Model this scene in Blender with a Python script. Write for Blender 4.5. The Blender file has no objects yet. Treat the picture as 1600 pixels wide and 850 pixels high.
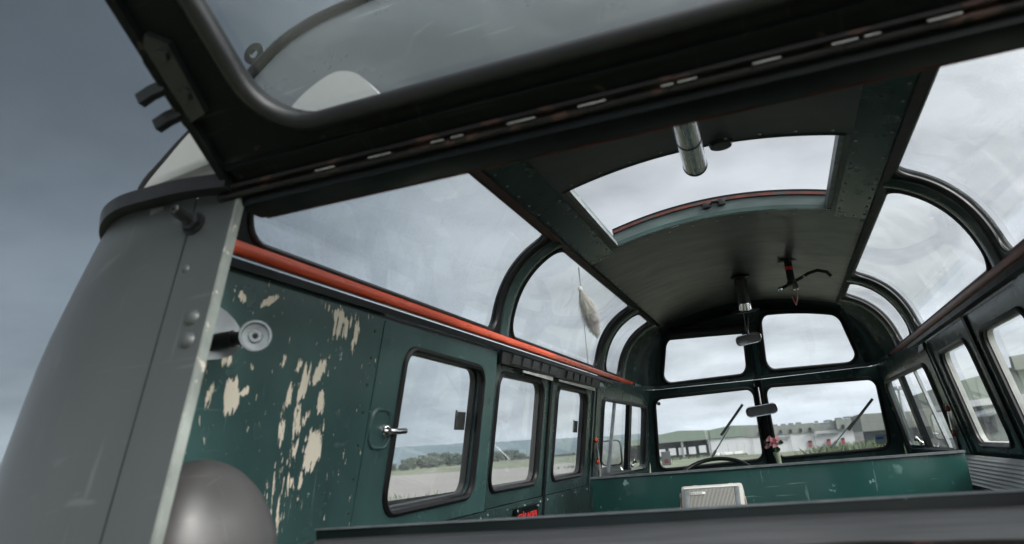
import bpy, bmesh, math, random
from mathutils import Vector, Matrix, noise
from mathutils.geometry import tessellate_polygon
random.seed(7)
R = math.radians
scene = bpy.context.scene
col = scene.collection

# ------------------------------------------------------------------ camera
cam_d = bpy.data.cameras.new('camera'); cam = bpy.data.objects.new('camera', cam_d); col.objects.link(cam)
cam_d.sensor_fit = 'HORIZONTAL'; cam_d.sensor_width = 36.0; cam_d.lens = 36*1122.3/1600
cam_d.clip_start = 0.02; cam_d.clip_end = 20000
CAM = Vector((0.108, -0.789, 1.280))
yaw, pit, rol = R(19.29), R(14.643), R(4.785)
fw = Vector((-math.sin(yaw)*math.cos(pit), math.cos(yaw)*math.cos(pit), math.sin(pit)))
rt = Vector((math.cos(yaw), math.sin(yaw), 0)); up = rt.cross(fw)
rt2 = rt*math.cos(rol) - up*math.sin(rol); up2 = up*math.cos(rol) + rt*math.sin(rol)
M = Matrix((rt2, up2, -fw)).transposed().to_4x4(); M.translation = CAM
cam.matrix_world = M
cam_d.dof.use_dof = True; cam_d.dof.focus_distance = 3.0; cam_d.dof.aperture_fstop = 4.5
scene.camera = cam

# ------------------------------------------------------------------ sky and sun
SUN_EL, SUN_AZ = R(38), R(118)          # azimuth clockwise from +Y (ahead): behind and to the right
world = bpy.data.worlds.new('World'); scene.world = world; world.use_nodes = True
nt = world.node_tree; N = nt.nodes; L = nt.links
for n in list(N): N.remove(n)
def nd(tree, t, **kw):
    n = tree.nodes.new(t)
    for k, v in kw.items(): setattr(n, k, v)
    return n
def sky_math(op, a, b=None, clamp=False):
    n = nd(nt, 'ShaderNodeMath', operation=op, use_clamp=clamp)
    for i, x in enumerate((a, b)):
        if x is None: continue
        if isinstance(x, (int, float)): n.inputs[i].default_value = x
        else: L.new(x, n.inputs[i])
    return n.outputs[0]
out = nd(nt, 'ShaderNodeOutputWorld'); bg = nd(nt, 'ShaderNodeBackground')
tc = nd(nt, 'ShaderNodeTexCoord')
sky = nd(nt, 'ShaderNodeTexSky', sky_type='NISHITA'); sky.sun_disc = False
sky.sun_elevation = SUN_EL; sky.sun_rotation = SUN_AZ
# overcast: cloud deck brighter ahead, heavier to the left
dotn = nd(nt, 'ShaderNodeVectorMath', operation='DOT_PRODUCT'); L.new(tc.outputs['Generated'], dotn.inputs[0])
b_az, b_el = R(14), R(16)
dotn.inputs[1].default_value = (math.sin(b_az)*math.cos(b_el), math.cos(b_az)*math.cos(b_el), math.sin(b_el))
ramp = nd(nt, 'ShaderNodeValToRGB')
cr = ramp.color_ramp; cr.interpolation = 'B_SPLINE'
cr.elements[0].position = 0.0; cr.elements[0].color = (0.30, 0.335, 0.37, 1)
cr.elements[1].position = 1.0; cr.elements[1].color = (0.575, 0.60, 0.63, 1)
for pos, c in ((0.30, (0.115, 0.14, 0.16)), (0.56, (0.087, 0.112, 0.132)), (0.73, (0.235, 0.275, 0.31)), (0.86, (0.465, 0.50, 0.53))):
    e = cr.elements.new(pos); e.color = (*c, 1)
L.new(dotn.outputs['Value'], ramp.inputs[0])
# cloud structure (flattened towards the horizon)
sep = nd(nt, 'ShaderNodeSeparateXYZ'); L.new(tc.outputs['Generated'], sep.inputs[0])
zz = sky_math('ADD', sky_math('MAXIMUM', sep.outputs['Z'], 0.0), 0.16)
comb = nd(nt, 'ShaderNodeCombineXYZ')
L.new(sky_math('DIVIDE', sep.outputs['X'], zz), comb.inputs[0]); L.new(sky_math('DIVIDE', sep.outputs['Y'], zz), comb.inputs[1])
n1 = nd(nt, 'ShaderNodeTexNoise'); n1.inputs['Scale'].default_value = 1.25; n1.inputs['Detail'].default_value = 7; n1.inputs['Roughness'].default_value = 0.52
L.new(comb.outputs[0], n1.inputs['Vector'])
mr = nd(nt, 'ShaderNodeMapRange'); mr.inputs['From Min'].default_value = 0.34; mr.inputs['From Max'].default_value = 0.66
mr.inputs['To Min'].default_value = 0.58; mr.inputs['To Max'].default_value = 1.22
L.new(n1.outputs['Fac'], mr.inputs['Value'])
# pale band low over the horizon
hb = nd(nt, 'ShaderNodeMapRange'); hb.inputs['From Min'].default_value = 0.0; hb.inputs['From Max'].default_value = 0.22
hb.inputs['To Min'].default_value = 1.42; hb.inputs['To Max'].default_value = 1.0
L.new(sep.outputs['Z'], hb.inputs['Value'])
dz_ = nd(nt, 'ShaderNodeMapRange'); dz_.inputs['From Min'].default_value = 0.24; dz_.inputs['From Max'].default_value = 0.58; L.new(sep.outputs['Z'], dz_.inputs['Value'])
dx_ = nd(nt, 'ShaderNodeMapRange'); dx_.inputs['From Min'].default_value = -0.35; dx_.inputs['From Max'].default_value = -0.75; L.new(sep.outputs['X'], dx_.inputs['Value'])
heavy = sky_math('SUBTRACT', 1.0, sky_math('MULTIPLY', sky_math('MULTIPLY', dz_.outputs[0], dx_.outputs[0]), 0.75))
fac = sky_math('MULTIPLY', sky_math('MULTIPLY', mr.outputs[0], heavy), hb.outputs[0])
sdot = nd(nt, 'ShaderNodeVectorMath', operation='DOT_PRODUCT'); L.new(tc.outputs['Generated'], sdot.inputs[0])
G_EL, G_AZ = R(42), R(103)          # bright lobe added to the unseen sky to light the interior
sdot.inputs[1].default_value = (math.sin(G_AZ)*math.cos(G_EL), math.cos(G_AZ)*math.cos(G_EL), math.sin(G_EL))
glow = sky_math('MULTIPLY', sky_math('POWER', sky_math('MAXIMUM', sdot.outputs['Value'], 0.0), 4.0), 8.5)
mulc = nd(nt, 'ShaderNodeVectorMath', operation='SCALE'); L.new(ramp.outputs[0], mulc.inputs[0]); L.new(fac, mulc.inputs['Scale'])
SKY_STR = 0.10
upsc = nd(nt, 'ShaderNodeVectorMath', operation='SCALE'); upsc.inputs['Scale'].default_value = 1.0/SKY_STR
gadd = nd(nt, 'ShaderNodeVectorMath', operation='ADD'); gcol = nd(nt, 'ShaderNodeCombineXYZ')
for i, k in enumerate((1.0, 0.985, 0.955)): L.new(sky_math('MULTIPLY', glow, k), gcol.inputs[i])
L.new(mulc.outputs[0], gadd.inputs[0]); L.new(gcol.outputs[0], gadd.inputs[1])
L.new(gadd.outputs[0], upsc.inputs[0])
mixs = nd(nt, 'ShaderNodeMix', data_type='RGBA'); mixs.inputs[0].default_value = 0.94
L.new(sky.outputs[0], mixs.inputs[6]); L.new(upsc.outputs[0], mixs.inputs[7])
L.new(mixs.outputs[2], bg.inputs[0]); bg.inputs[1].default_value = SKY_STR
L.new(bg.outputs[0], out.inputs[0])
sd = bpy.data.lights.new('sun', 'SUN'); sd.energy = 1.5; sd.angle = R(10); sd.color = (1, 0.96, 0.9)
so = bpy.data.objects.new('sun', sd); col.objects.link(so)
sdir = Vector((math.sin(SUN_AZ)*math.cos(SUN_EL), math.cos(SUN_AZ)*math.cos(SUN_EL), math.sin(SUN_EL)))
so.rotation_euler = sdir.to_track_quat('Z', 'Y').to_euler(); so.location = (0, 0, 30)
scene.view_settings.view_transform = 'Standard'; scene.view_settings.look = 'None'
scene.view_settings.exposure = 0.45; scene.view_settings.gamma = 1.0
scene.cycles.max_bounces = 10; scene.cycles.transparent_max_bounces = 24; scene.cycles.caustics_reflective = False

# ------------------------------------------------------------------ materials
MATS = {}
def mat(name, base, rough=0.5, metal=0.0, var=0.15, scale=6.0, chips=None, chip_amt=0.62, chip_scale=40, bump=0.0, bscale=60, stretch=(1, 1, 1), spec=0.5, coat=0.0, rvar=0.12, scr=None, scr_t=0.70, dents=0.0):
    m = bpy.data.materials.new(name); m.use_nodes = True; t = m.node_tree
    p = t.nodes['Principled BSDF']; l = t.links
    p.inputs['Roughness'].default_value = rough; p.inputs['Metallic'].default_value = metal
    p.inputs['Specular IOR Level'].default_value = spec; p.inputs['Coat Weight'].default_value = coat
    g = nd(t, 'ShaderNodeNewGeometry'); mp = nd(t, 'ShaderNodeMapping'); mp.inputs['Scale'].default_value = stretch
    l.new(g.outputs['Position'], mp.inputs['Vector'])
    n = nd(t, 'ShaderNodeTexNoise'); n.inputs['Scale'].default_value = scale; n.inputs['Detail'].default_value = 6
    l.new(mp.outputs[0], n.inputs['Vector'])
    mx = nd(t, 'ShaderNodeMix', data_type='RGBA', blend_type='MIX')
    mx.inputs[6].default_value = (*[c*(1-var) for c in base], 1); mx.inputs[7].default_value = (*[min(1, c*(1+var)) for c in base], 1)
    r = nd(t, 'ShaderNodeMapRange'); r.inputs['From Min'].default_value = 0.3; r.inputs['From Max'].default_value = 0.7
    l.new(n.outputs['Fac'], r.inputs['Value']); l.new(r.outputs[0], mx.inputs[0])
    c_out = mx.outputs[2]
    rr = nd(t, 'ShaderNodeMapRange'); rr.inputs['To Min'].default_value = max(0.03, rough-rvar); rr.inputs['To Max'].default_value = min(1, rough+rvar)
    n3 = nd(t, 'ShaderNodeTexNoise'); n3.inputs['Scale'].default_value = scale*2.7; n3.inputs['Detail'].default_value = 4
    l.new(mp.outputs[0], n3.inputs['Vector']); l.new(n3.outputs['Fac'], rr.inputs['Value']); l.new(rr.outputs[0], p.inputs['Roughness'])
    if chips:
        n2 = nd(t, 'ShaderNodeTexNoise'); n2.inputs['Scale'].default_value = chip_scale; n2.inputs['Detail'].default_value = 8; n2.inputs['Roughness'].default_value = 0.62
        l.new(mp.outputs[0], n2.inputs['Vector'])
        st = nd(t, 'ShaderNodeMapRange'); st.inputs['From Min'].default_value = chip_amt; st.inputs['From Max'].default_value = chip_amt+0.02
        l.new(n2.outputs['Fac'], st.inputs['Value'])
        m2 = nd(t, 'ShaderNodeMix', data_type='RGBA'); l.new(st.outputs[0], m2.inputs[0]); l.new(c_out, m2.inputs[6]); m2.inputs[7].default_value = (*chips, 1)
        c_out = m2.outputs[2]
    if scr:
        acc = None
        for (rx, ry, rz, sx, sy, sz) in ((0.15, 0.1, 0.5, 3, 3, 60), (0.5, 0.3, -0.2, 60, 4, 4), (-0.4, 0.9, 0.2, 5, 70, 4)):
            m3 = nd(t, 'ShaderNodeMapping'); m3.inputs['Rotation'].default_value = (rx, ry, rz); m3.inputs['Scale'].default_value = (sx, sy, sz); l.new(g.outputs['Position'], m3.inputs['Vector'])
            n5 = nd(t, 'ShaderNodeTexNoise'); n5.inputs['Scale'].default_value = 1.6; n5.inputs['Detail'].default_value = 3; l.new(m3.outputs[0], n5.inputs['Vector'])
            s5 = nd(t, 'ShaderNodeMapRange'); s5.inputs['From Min'].default_value = scr_t; s5.inputs['From Max'].default_value = scr_t+0.05; s5.inputs['To Max'].default_value = 0.5; l.new(n5.outputs['Fac'], s5.inputs['Value'])
            if acc is None: acc = s5.outputs[0]
            else:
                mm = nd(t, 'ShaderNodeMath', operation='MAXIMUM'); l.new(acc, mm.inputs[0]); l.new(s5.outputs[0], mm.inputs[1]); acc = mm.outputs[0]
        m4 = nd(t, 'ShaderNodeMix', data_type='RGBA'); l.new(acc, m4.inputs[0]); l.new(c_out, m4.inputs[6]); m4.inputs[7].default_value = (*scr, 1); c_out = m4.outputs[2]
    if dents:
        n6 = nd(t, 'ShaderNodeTexNoise'); n6.inputs['Scale'].default_value = 4.5; n6.inputs['Detail'].default_value = 2; l.new(g.outputs['Position'], n6.inputs['Vector'])
        b6 = nd(t, 'ShaderNodeBump'); b6.inputs['Strength'].default_value = dents; b6.inputs['Distance'].default_value = 0.03; l.new(n6.outputs['Fac'], b6.inputs['Height']); l.new(b6.outputs[0], p.inputs['Normal'])
    if bump:
        n4 = nd(t, 'ShaderNodeTexNoise'); n4.inputs['Scale'].default_value = bscale; n4.inputs['Detail'].default_value = 4
        l.new(mp.outputs[0], n4.inputs['Vector'])
        b = nd(t, 'ShaderNodeBump'); b.inputs['Strength'].default_value = bump; b.inputs['Distance'].default_value = 0.004
        l.new(n4.outputs['Fac'], b.inputs['Height']); l.new(b.outputs[0], p.inputs['Normal'])
    l.new(c_out, p.inputs['Base Color'])
    MATS[name] = m; return m

GREEN = (0.046, 0.098, 0.095)
M_body = mat('grey_body_paint', (0.040, 0.045, 0.045), 0.34, spec=0.5, scr=(0.085, 0.09, 0.088), scr_t=0.66, dents=0.12, var=0.26, scale=3.0, chips=(0.10, 0.095, 0.085), chip_amt=0.71, chip_scale=70, bump=0, stretch=(1, 1, 0.22))
M_bodyl = mat('light_grey_roof_paint', (0.30, 0.31, 0.305), 0.5, var=0.06, scale=4)
M_green = mat('green_paint', GREEN, 0.24, scr=(0.20, 0.26, 0.25), scr_t=0.70, var=0.22, scale=5, chips=(0.30, 0.36, 0.34), chip_amt=0.70, chip_scale=45, bump=0.06, bscale=25)
M_greend = mat('dark_green_paint', (0.030, 0.056, 0.053), 0.24, scr=(0.12, 0.15, 0.145), scr_t=0.72, var=0.25, scale=7, chips=(0.22, 0.26, 0.25), chip_amt=0.775, chip_scale=70, bump=0.08, bscale=30)
M_black = mat('black_green_paint', (0.0045, 0.0065, 0.007), 0.40, spec=0.16, var=0.3, scale=8, chips=(0.06, 0.05, 0.045), chip_amt=0.71, chip_scale=80)
M_hatch = mat('tailgate_black_paint', (0.004, 0.005, 0.0055), 0.55, var=0.3, scale=9, spec=0.10, chips=(0.030, 0.022, 0.018), chip_amt=0.66, chip_scale=42, scr=(0.028, 0.028, 0.028), scr_t=0.66)
M_glint = mat('hinge_gap_glint', (0.30, 0.30, 0.29), 0.5, 0.4, var=0.3, scale=90)  # pale colour painting the light that glints in the hinge gaps
M_rust = mat('rusty_hinge_steel', (0.009, 0.0085, 0.008), 0.55, spec=0.25, var=0.4, scale=25, chips=(0.05, 0.026, 0.021), chip_amt=0.58, chip_scale=35, stretch=(0.5, 1, 1))
M_rub = mat('black_rubber', (0.008, 0.008, 0.009), 0.40, spec=0.35, var=0.2, scale=12)
M_rubg = mat('grey_rubber', (0.055, 0.055, 0.057), 0.5, var=0.2, scale=12)
M_ceil = mat('dark_fabric_board', (0.058, 0.055, 0.063), 0.34, spec=0.6, var=0.3, scale=5, stretch=(0.7, 1.6, 1), bump=0.05, bscale=90)
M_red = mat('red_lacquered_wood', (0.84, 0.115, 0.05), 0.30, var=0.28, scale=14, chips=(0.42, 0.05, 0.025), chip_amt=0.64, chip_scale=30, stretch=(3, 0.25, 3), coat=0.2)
M_redd = mat('shaded_red_wood', (0.22, 0.035, 0.02), 0.38, var=0.3, scale=16, stretch=(3, 0.3, 3))  # red rail wood with the right side's shade put into the colour
M_seal = mat('perished_red_rubber', (0.075, 0.014, 0.010), 0.7, var=0.5, scale=30, chips=(0.03, 0.03, 0.03), chip_amt=0.55, chip_scale=25)
M_lip = mat('lip_paint', (0.010, 0.016, 0.016), 0.35, var=0.3, scale=12, spec=0.3, chips=(0.14, 0.16, 0.155), chip_amt=0.69, chip_scale=38)
M_edge = mat('worn_flange_paint', (0.19, 0.21, 0.195), 0.45, var=0.35, scale=16, chips=(0.45, 0.42, 0.36), chip_amt=0.63, chip_scale=50)
M_chrome = mat('chrome', (0.75, 0.76, 0.77), 0.12, 1.0, var=0.05, rvar=0.05)
M_alu = mat('aluminium', (0.62, 0.63, 0.64), 0.28, 1.0, var=0.08, scale=10, stretch=(6, 0.3, 6))
M_steel = mat('dull_steel', (0.34, 0.36, 0.37), 0.40, 0.6, var=0.3, scale=25)
M_collar = mat('worn_grey_green_paint', (0.055, 0.082, 0.08), 0.4, var=0.3, scale=20, chips=(0.26, 0.30, 0.29), chip_amt=0.64, chip_scale=26, stretch=(0.4, 1, 2))
M_asph = mat('asphalt', (0.06, 0.06, 0.06), 0.9, var=0.25, scale=3)
M_zinc = mat('zinc_plate', (0.20, 0.225, 0.235), 0.45, 0.35, var=0.25, scale=30)
M_dmet = mat('dark_metal', (0.02, 0.022, 0.022), 0.35, 0.4, var=0.25, scale=20)
M_helm = mat('helmet_paint', (0.066, 0.064, 0.064), 0.40, 0.12, var=0.22, scale=7, chips=(0.11, 0.105, 0.10), chip_amt=0.70, chip_scale=30, bump=0.10, bscale=30, scr=(0.13, 0.125, 0.12), scr_t=0.68)
M_shelf = mat('grey_shelf_vinyl', (0.062, 0.066, 0.070), 0.5, var=0.3, scale=8, stretch=(0.5, 5, 1))
M_cush = mat('grey_ribbed_vinyl', (0.55, 0.56, 0.55), 0.5, var=0.08, scale=6)
M_frame = mat('pale_window_frame', (0.42, 0.43, 0.41), 0.4, 0.2, var=0.2, scale=15)
M_white = mat('white_enamel', (0.75, 0.75, 0.73), 0.4, var=0.05)
M_paper = mat('white_paper', (0.72, 0.72, 0.72), 0.8, var=0.05)
M_blue = mat('blue_print', (0.03, 0.14, 0.45), 0.6, var=0.05)
M_redp = mat('red_print', (0.75, 0.05, 0.05), 0.5, var=0.15, scale=120)
M_radio = mat('radio_plastic', (0.50, 0.50, 0.46), 0.4, var=0.08)
M_radiod = mat('radio_dark_cloth', (0.035, 0.037, 0.037), 0.6, var=0.1)
M_tan = mat('tan_leather', (0.48, 0.33, 0.26), 0.55, var=0.15)
M_web = mat('grey_webbing', (0.28, 0.28, 0.28), 0.8, var=0.2, scale=90)
M_orange = mat('orange_buckle', (0.55, 0.09, 0.03), 0.4, var=0.1)
M_fur = mat('grey_beige_fur', (0.25, 0.235, 0.215), 0.8, var=0.4, scale=30)
M_pink = mat('pink_petal', (0.72, 0.40, 0.43), 0.6, var=0.2, scale=60)
M_leaf = mat('leaf_green', (0.05, 0.10, 0.05), 0.55, var=0.3)
M_vase = mat('pale_green_glass_vase', (0.45, 0.50, 0.36), 0.25, var=0.15)
M_grass = mat('grass', (0.105, 0.118, 0.085), 0.9, var=0.4, scale=0.08, spec=0.1, stretch=(1, 0.35, 1))
M_grass2 = mat('weed_blades', (0.085, 0.11, 0.065), 0.9, var=0.35, scale=1.2, spec=0.1)
M_runway = mat('concrete', (0.145, 0.141, 0.135), 0.9, var=0.18, scale=0.25, chips=(0.16, 0.16, 0.14), chip_amt=0.66, chip_scale=0.6, stretch=(0.5, 3, 1))
M_tree = mat('tree_foliage', (0.06, 0.078, 0.055), 0.85, var=0.4, scale=0.6, spec=0.1)
M_trunk = mat('bark', (0.09, 0.07, 0.055), 0.9, var=0.2)
M_hill = mat('hazy_forest_hill', (0.045, 0.072, 0.078), 0.95, var=0.35, scale=0.012, spec=0.05)  # blue of the far haze is mixed into the forest colour
M_hgreen = mat('green_steel_cladding', (0.15, 0.19, 0.155), 0.6, var=0.06, scale=0.4, stretch=(8, 8, 0.3))
M_hgrey = mat('grey_green_cladding', (0.165, 0.18, 0.165), 0.6, var=0.1, scale=0.5, stretch=(4, 4, 0.5))
M_hdark = mat('dark_hangar_recess', (0.045, 0.045, 0.043), 0.8, var=0.3, scale=0.5)
M_wall = mat('white_rendered_wall', (0.47, 0.48, 0.50), 0.8, var=0.06, scale=0.3)
M_unit = mat('roof_unit_grey', (0.13, 0.15, 0.17), 0.6, var=0.2)
M_win = mat('dark_window_glass', (0.03, 0.035, 0.04), 0.15, var=0.1)
M_door = mat('red_door', (0.30, 0.05, 0.07), 0.5, var=0.1)
M_pole = mat('galvanised_pole', (0.25, 0.26, 0.26), 0.5, 0.3, var=0.1)

def glass(name, tint=(0.93, 0.95, 0.955), dust=0.03, dscale=400, refl=1.0, dcol=(0.55, 0.58, 0.6), blotch=0.03):
    m = bpy.data.materials.new(name); m.use_nodes = True; t = m.node_tree; l = t.links
    for n in list(t.nodes): t.nodes.remove(n)
    o = nd(t, 'ShaderNodeOutputMaterial'); tr = nd(t, 'ShaderNodeBsdfTransparent'); tr.inputs[0].default_value = (*tint, 1)
    gl = nd(t, 'ShaderNodeBsdfGlossy'); gl.inputs['Roughness'].default_value = 0.03; gl.inputs[0].default_value = (1, 1, 1, 1)
    ge = nd(t, 'ShaderNodeNewGeometry'); dt = nd(t, 'ShaderNodeVectorMath', operation='DOT_PRODUCT'); l.new(ge.outputs['Incoming'], dt.inputs[0]); l.new(ge.outputs['Normal'], dt.inputs[1])
    ab = nd(t, 'ShaderNodeMath', operation='ABSOLUTE'); l.new(dt.outputs['Value'], ab.inputs[0])
    su = nd(t, 'ShaderNodeMath', operation='SUBTRACT', use_clamp=True); su.inputs[0].default_value = 1.0; l.new(ab.outputs[0], su.inputs[1])
    pw = nd(t, 'ShaderNodeMath', operation='POWER'); pw.inputs[1].default_value = 5.0; l.new(su.outputs[0], pw.inputs[0])
    fm = nd(t, 'ShaderNodeMath', operation='MULTIPLY_ADD', use_clamp=True); fm.inputs[1].default_value = 0.92*refl; fm.inputs[2].default_value = 0.06*refl; l.new(pw.outputs[0], fm.inputs[0])
    a = nd(t, 'ShaderNodeMixShader'); l.new(fm.outputs[0], a.inputs[0]); l.new(tr.outputs[0], a.inputs[1]); l.new(gl.outputs[0], a.inputs[2])
    d = nd(t, 'ShaderNodeBsdfDiffuse'); d.inputs[0].default_value = (*dcol, 1)
    tl = nd(t, 'ShaderNodeBsdfTranslucent'); tl.inputs[0].default_value = (*dcol, 1)
    dm = nd(t, 'ShaderNodeMixShader'); dm.inputs[0].default_value = 0.6; l.new(d.outputs[0], dm.inputs[1]); l.new(tl.outputs[0], dm.inputs[2])
    g = nd(t, 'ShaderNodeNewGeometry')
    n = nd(t, 'ShaderNodeTexNoise'); n.inputs['Scale'].default_value = dscale; n.inputs['Detail'].default_value = 3; l.new(g.outputs['Position'], n.inputs['Vector'])
    n2 = nd(t, 'ShaderNodeTexNoise'); n2.inputs['Scale'].default_value = 5; n2.inputs['Detail'].default_value = 5; l.new(g.outputs['Position'], n2.inputs['Vector'])
    r = nd(t, 'ShaderNodeMapRange'); r.inputs['From Min'].default_value = 0.5; r.inputs['From Max'].default_value = 0.75; r.inputs['To Max'].default_value = dust*3
    l.new(n.outputs['Fac'], r.inputs['Value'])
    r2 = nd(t, 'ShaderNodeMapRange'); r2.inputs['From Min'].default_value = 0.45; r2.inputs['From Max'].default_value = 0.6; r2.inputs['To Min'].default_value = dust*0.4; r2.inputs['To Max'].default_value = dust*1.6
    l.new(n2.outputs['Fac'], r2.inputs['Value'])
    ad = nd(t, 'ShaderNodeMath', operation='ADD'); l.new(r.outputs[0], ad.inputs[0]); l.new(r2.outputs[0], ad.inputs[1])
    n3 = nd(t, 'ShaderNodeTexNoise'); n3.inputs['Scale'].default_value = 3.2; n3.inputs['Detail'].default_value = 4; n3.inputs['Distortion'].default_value = 1.8; l.new(g.outputs['Position'], n3.inputs['Vector'])
    r3 = nd(t, 'ShaderNodeMapRange'); r3.inputs['From Min'].default_value = 0.52; r3.inputs['From Max'].default_value = 0.56; r3.inputs['To Max'].default_value = blotch; l.new(n3.outputs['Fac'], r3.inputs['Value'])
    m5 = nd(t, 'ShaderNodeMapping'); m5.inputs['Scale'].default_value = (1, 1, 0.12); l.new(g.outputs['Position'], m5.inputs['Vector'])
    n7 = nd(t, 'ShaderNodeTexNoise'); n7.inputs['Scale'].default_value = 45; n7.inputs['Detail'].default_value = 2; l.new(m5.outputs[0], n7.inputs['Vector'])
    r7 = nd(t, 'ShaderNodeMapRange'); r7.inputs['From Min'].default_value = 0.62; r7.inputs['From Max'].default_value = 0.70; r7.inputs['To Max'].default_value = blotch*0.2; l.new(n7.outputs['Fac'], r7.inputs['Value'])
    a3 = nd(t, 'ShaderNodeMath', operation='ADD'); l.new(r3.outputs[0], a3.inputs[0]); l.new(r7.outputs[0], a3.inputs[1])
    a4 = nd(t, 'ShaderNodeMath', operation='ADD'); l.new(a3.outputs[0], a4.inputs[0]); l.new(ad.outputs[0], a4.inputs[1]); ad = a4
    b = nd(t, 'ShaderNodeMixShader'); l.new(ad.outputs[0], b.inputs[0]); l.new(a.outputs[0], b.inputs[1]); l.new(dm.outputs[0], b.inputs[2])
    l.new(b.outputs[0], o.inputs[0]); return m
M_glass = glass('window_glass', dust=0.025)
M_perspex = glass('roof_perspex', tint=(0.93, 0.95, 0.96), dust=0.048, dscale=260, blotch=0.06)
M_rearglass = glass('rear_window_glass', tint=(0.80, 0.84, 0.86), dust=0.02, dscale=500)

# green paint with cream patches where it has flaked off down the wall by the tailgate
def peeled_paint():
    m = M_green.copy(); m.name = 'flaking_green_paint'; t = m.node_tree; l = t.links
    p = t.nodes['Principled BSDF']; src = p.inputs['Base Color'].links[0].from_socket
    g = nd(t, 'ShaderNodeNewGeometry'); s = nd(t, 'ShaderNodeSeparateXYZ'); l.new(g.outputs['Position'], s.inputs[0])
    def mth(op, a, b=None, c=None):
        n = nd(t, 'ShaderNodeMath', operation=op)
        for i, x in enumerate((a, b, c)):
            if x is None: continue
            if isinstance(x, (int, float)): n.inputs[i].default_value = x
            else: l.new(x, n.inputs[i])
        return n.outputs[0]
    left = mth('LESS_THAN', s.outputs['X'], 0)
    tot = None
    # (y, z, half width along the wall, half height, weight, shear)
    for (y, z, ry, rz, wgt, sh) in PEEL:
        dz = mth('SUBTRACT', s.outputs['Z'], z); dy = mth('SUBTRACT', mth('SUBTRACT', s.outputs['Y'], y), mth('MULTIPLY', dz, sh))
        q = mth('ADD', mth('POWER', mth('DIVIDE', dy, ry), 2), mth('POWER', mth('DIVIDE', dz, rz), 2))
        v = mth('MULTIPLY', mth('MAXIMUM', mth('SUBTRACT', 1.0, q), 0.0), wgt)
        tot = v if tot is None else mth('MAXIMUM', tot, v)
    mp = nd(t, 'ShaderNodeMapping'); mp.inputs['Scale'].default_value = (1, 2.3, 0.48); l.new(g.outputs['Position'], mp.inputs['Vector'])
    n = nd(t, 'ShaderNodeTexNoise'); n.inputs['Scale'].default_value = 42; n.inputs['Detail'].default_value = 10; n.inputs['Roughness'].default_value = 0.66; n.inputs['Distortion'].default_value = 0.4
    l.new(mp.outputs[0], n.inputs['Vector'])
    mpf = nd(t, 'ShaderNodeMapping'); mpf.inputs['Scale'].default_value = (1, 1.6, 0.5); mpf.inputs['Rotation'].default_value = (0.12, 0, 0); l.new(g.outputs['Position'], mpf.inputs['Vector'])
    nf = nd(t, 'ShaderNodeTexNoise'); nf.inputs['Scale'].default_value = 95; nf.inputs['Detail'].default_value = 5; nf.inputs['Roughness'].default_value = 0.6; l.new(mpf.outputs[0], nf.inputs['Vector'])
    nl = nd(t, 'ShaderNodeTexNoise'); nl.inputs['Scale'].default_value = 5; nl.inputs['Detail'].default_value = 2; l.new(g.outputs['Position'], nl.inputs['Vector'])
    fine_ = nd(t, 'ShaderNodeMapRange'); fine_.inputs['From Min'].default_value = 0.775; fine_.inputs['From Max'].default_value = 0.795
    l.new(mth('ADD', nf.outputs['Fac'], mth('MULTIPLY', mth('SUBTRACT', nl.outputs['Fac'], 0.5), 0.28)), fine_.inputs['Value'])
    k = mth('MULTIPLY', mth('ADD', mth('MULTIPLY_ADD', n.outputs['Fac'], 1.5, -0.25), mth('MULTIPLY', tot, 0.34)), left)
    st = nd(t, 'ShaderNodeMapRange'); st.inputs['From Min'].default_value = 0.735; st.inputs['From Max'].default_value = 0.742; l.new(k, st.inputs['Value'])
    st2 = nd(t, 'ShaderNodeMapRange'); st2.inputs['From Min'].default_value = 0.72; st2.inputs['From Max'].default_value = 0.727; l.new(k, st2.inputs['Value'])
    a = nd(t, 'ShaderNodeMix', data_type='RGBA'); l.new(st2.outputs[0], a.inputs[0]); l.new(src, a.inputs[6]); a.inputs[7].default_value = (0.10, 0.055, 0.04, 1)
    allk = mth('MAXIMUM', st.outputs[0], mth('MULTIPLY', fine_.outputs[0], 0.8))
    b = nd(t, 'ShaderNodeMix', data_type='RGBA'); l.new(allk, b.inputs[0]); l.new(a.outputs[2], b.inputs[6]); b.inputs[7].default_value = (0.84, 0.77, 0.63, 1)
    l.new(b.outputs[2], p.inputs['Base Color'])
    bp = nd(t, 'ShaderNodeBump'); bp.inputs['Strength'].default_value = 0.8; bp.inputs['Distance'].default_value = 0.0015; bp.invert = True
    l.new(st2.outputs[0], bp.inputs['Height'])
    if p.inputs['Normal'].links: l.new(p.inputs['Normal'].links[0].from_socket, bp.inputs['Normal'])
    l.new(bp.outputs[0], p.inputs['Normal'])
    rg = nd(t, 'ShaderNodeMix', data_type='FLOAT'); l.new(st.outputs[0], rg.inputs[0]); l.new(p.inputs['Roughness'].links[0].from_socket, rg.inputs[2]); rg.inputs[3].default_value = 0.75; l.new(rg.outputs[0], p.inputs['Roughness'])
    return m
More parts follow.
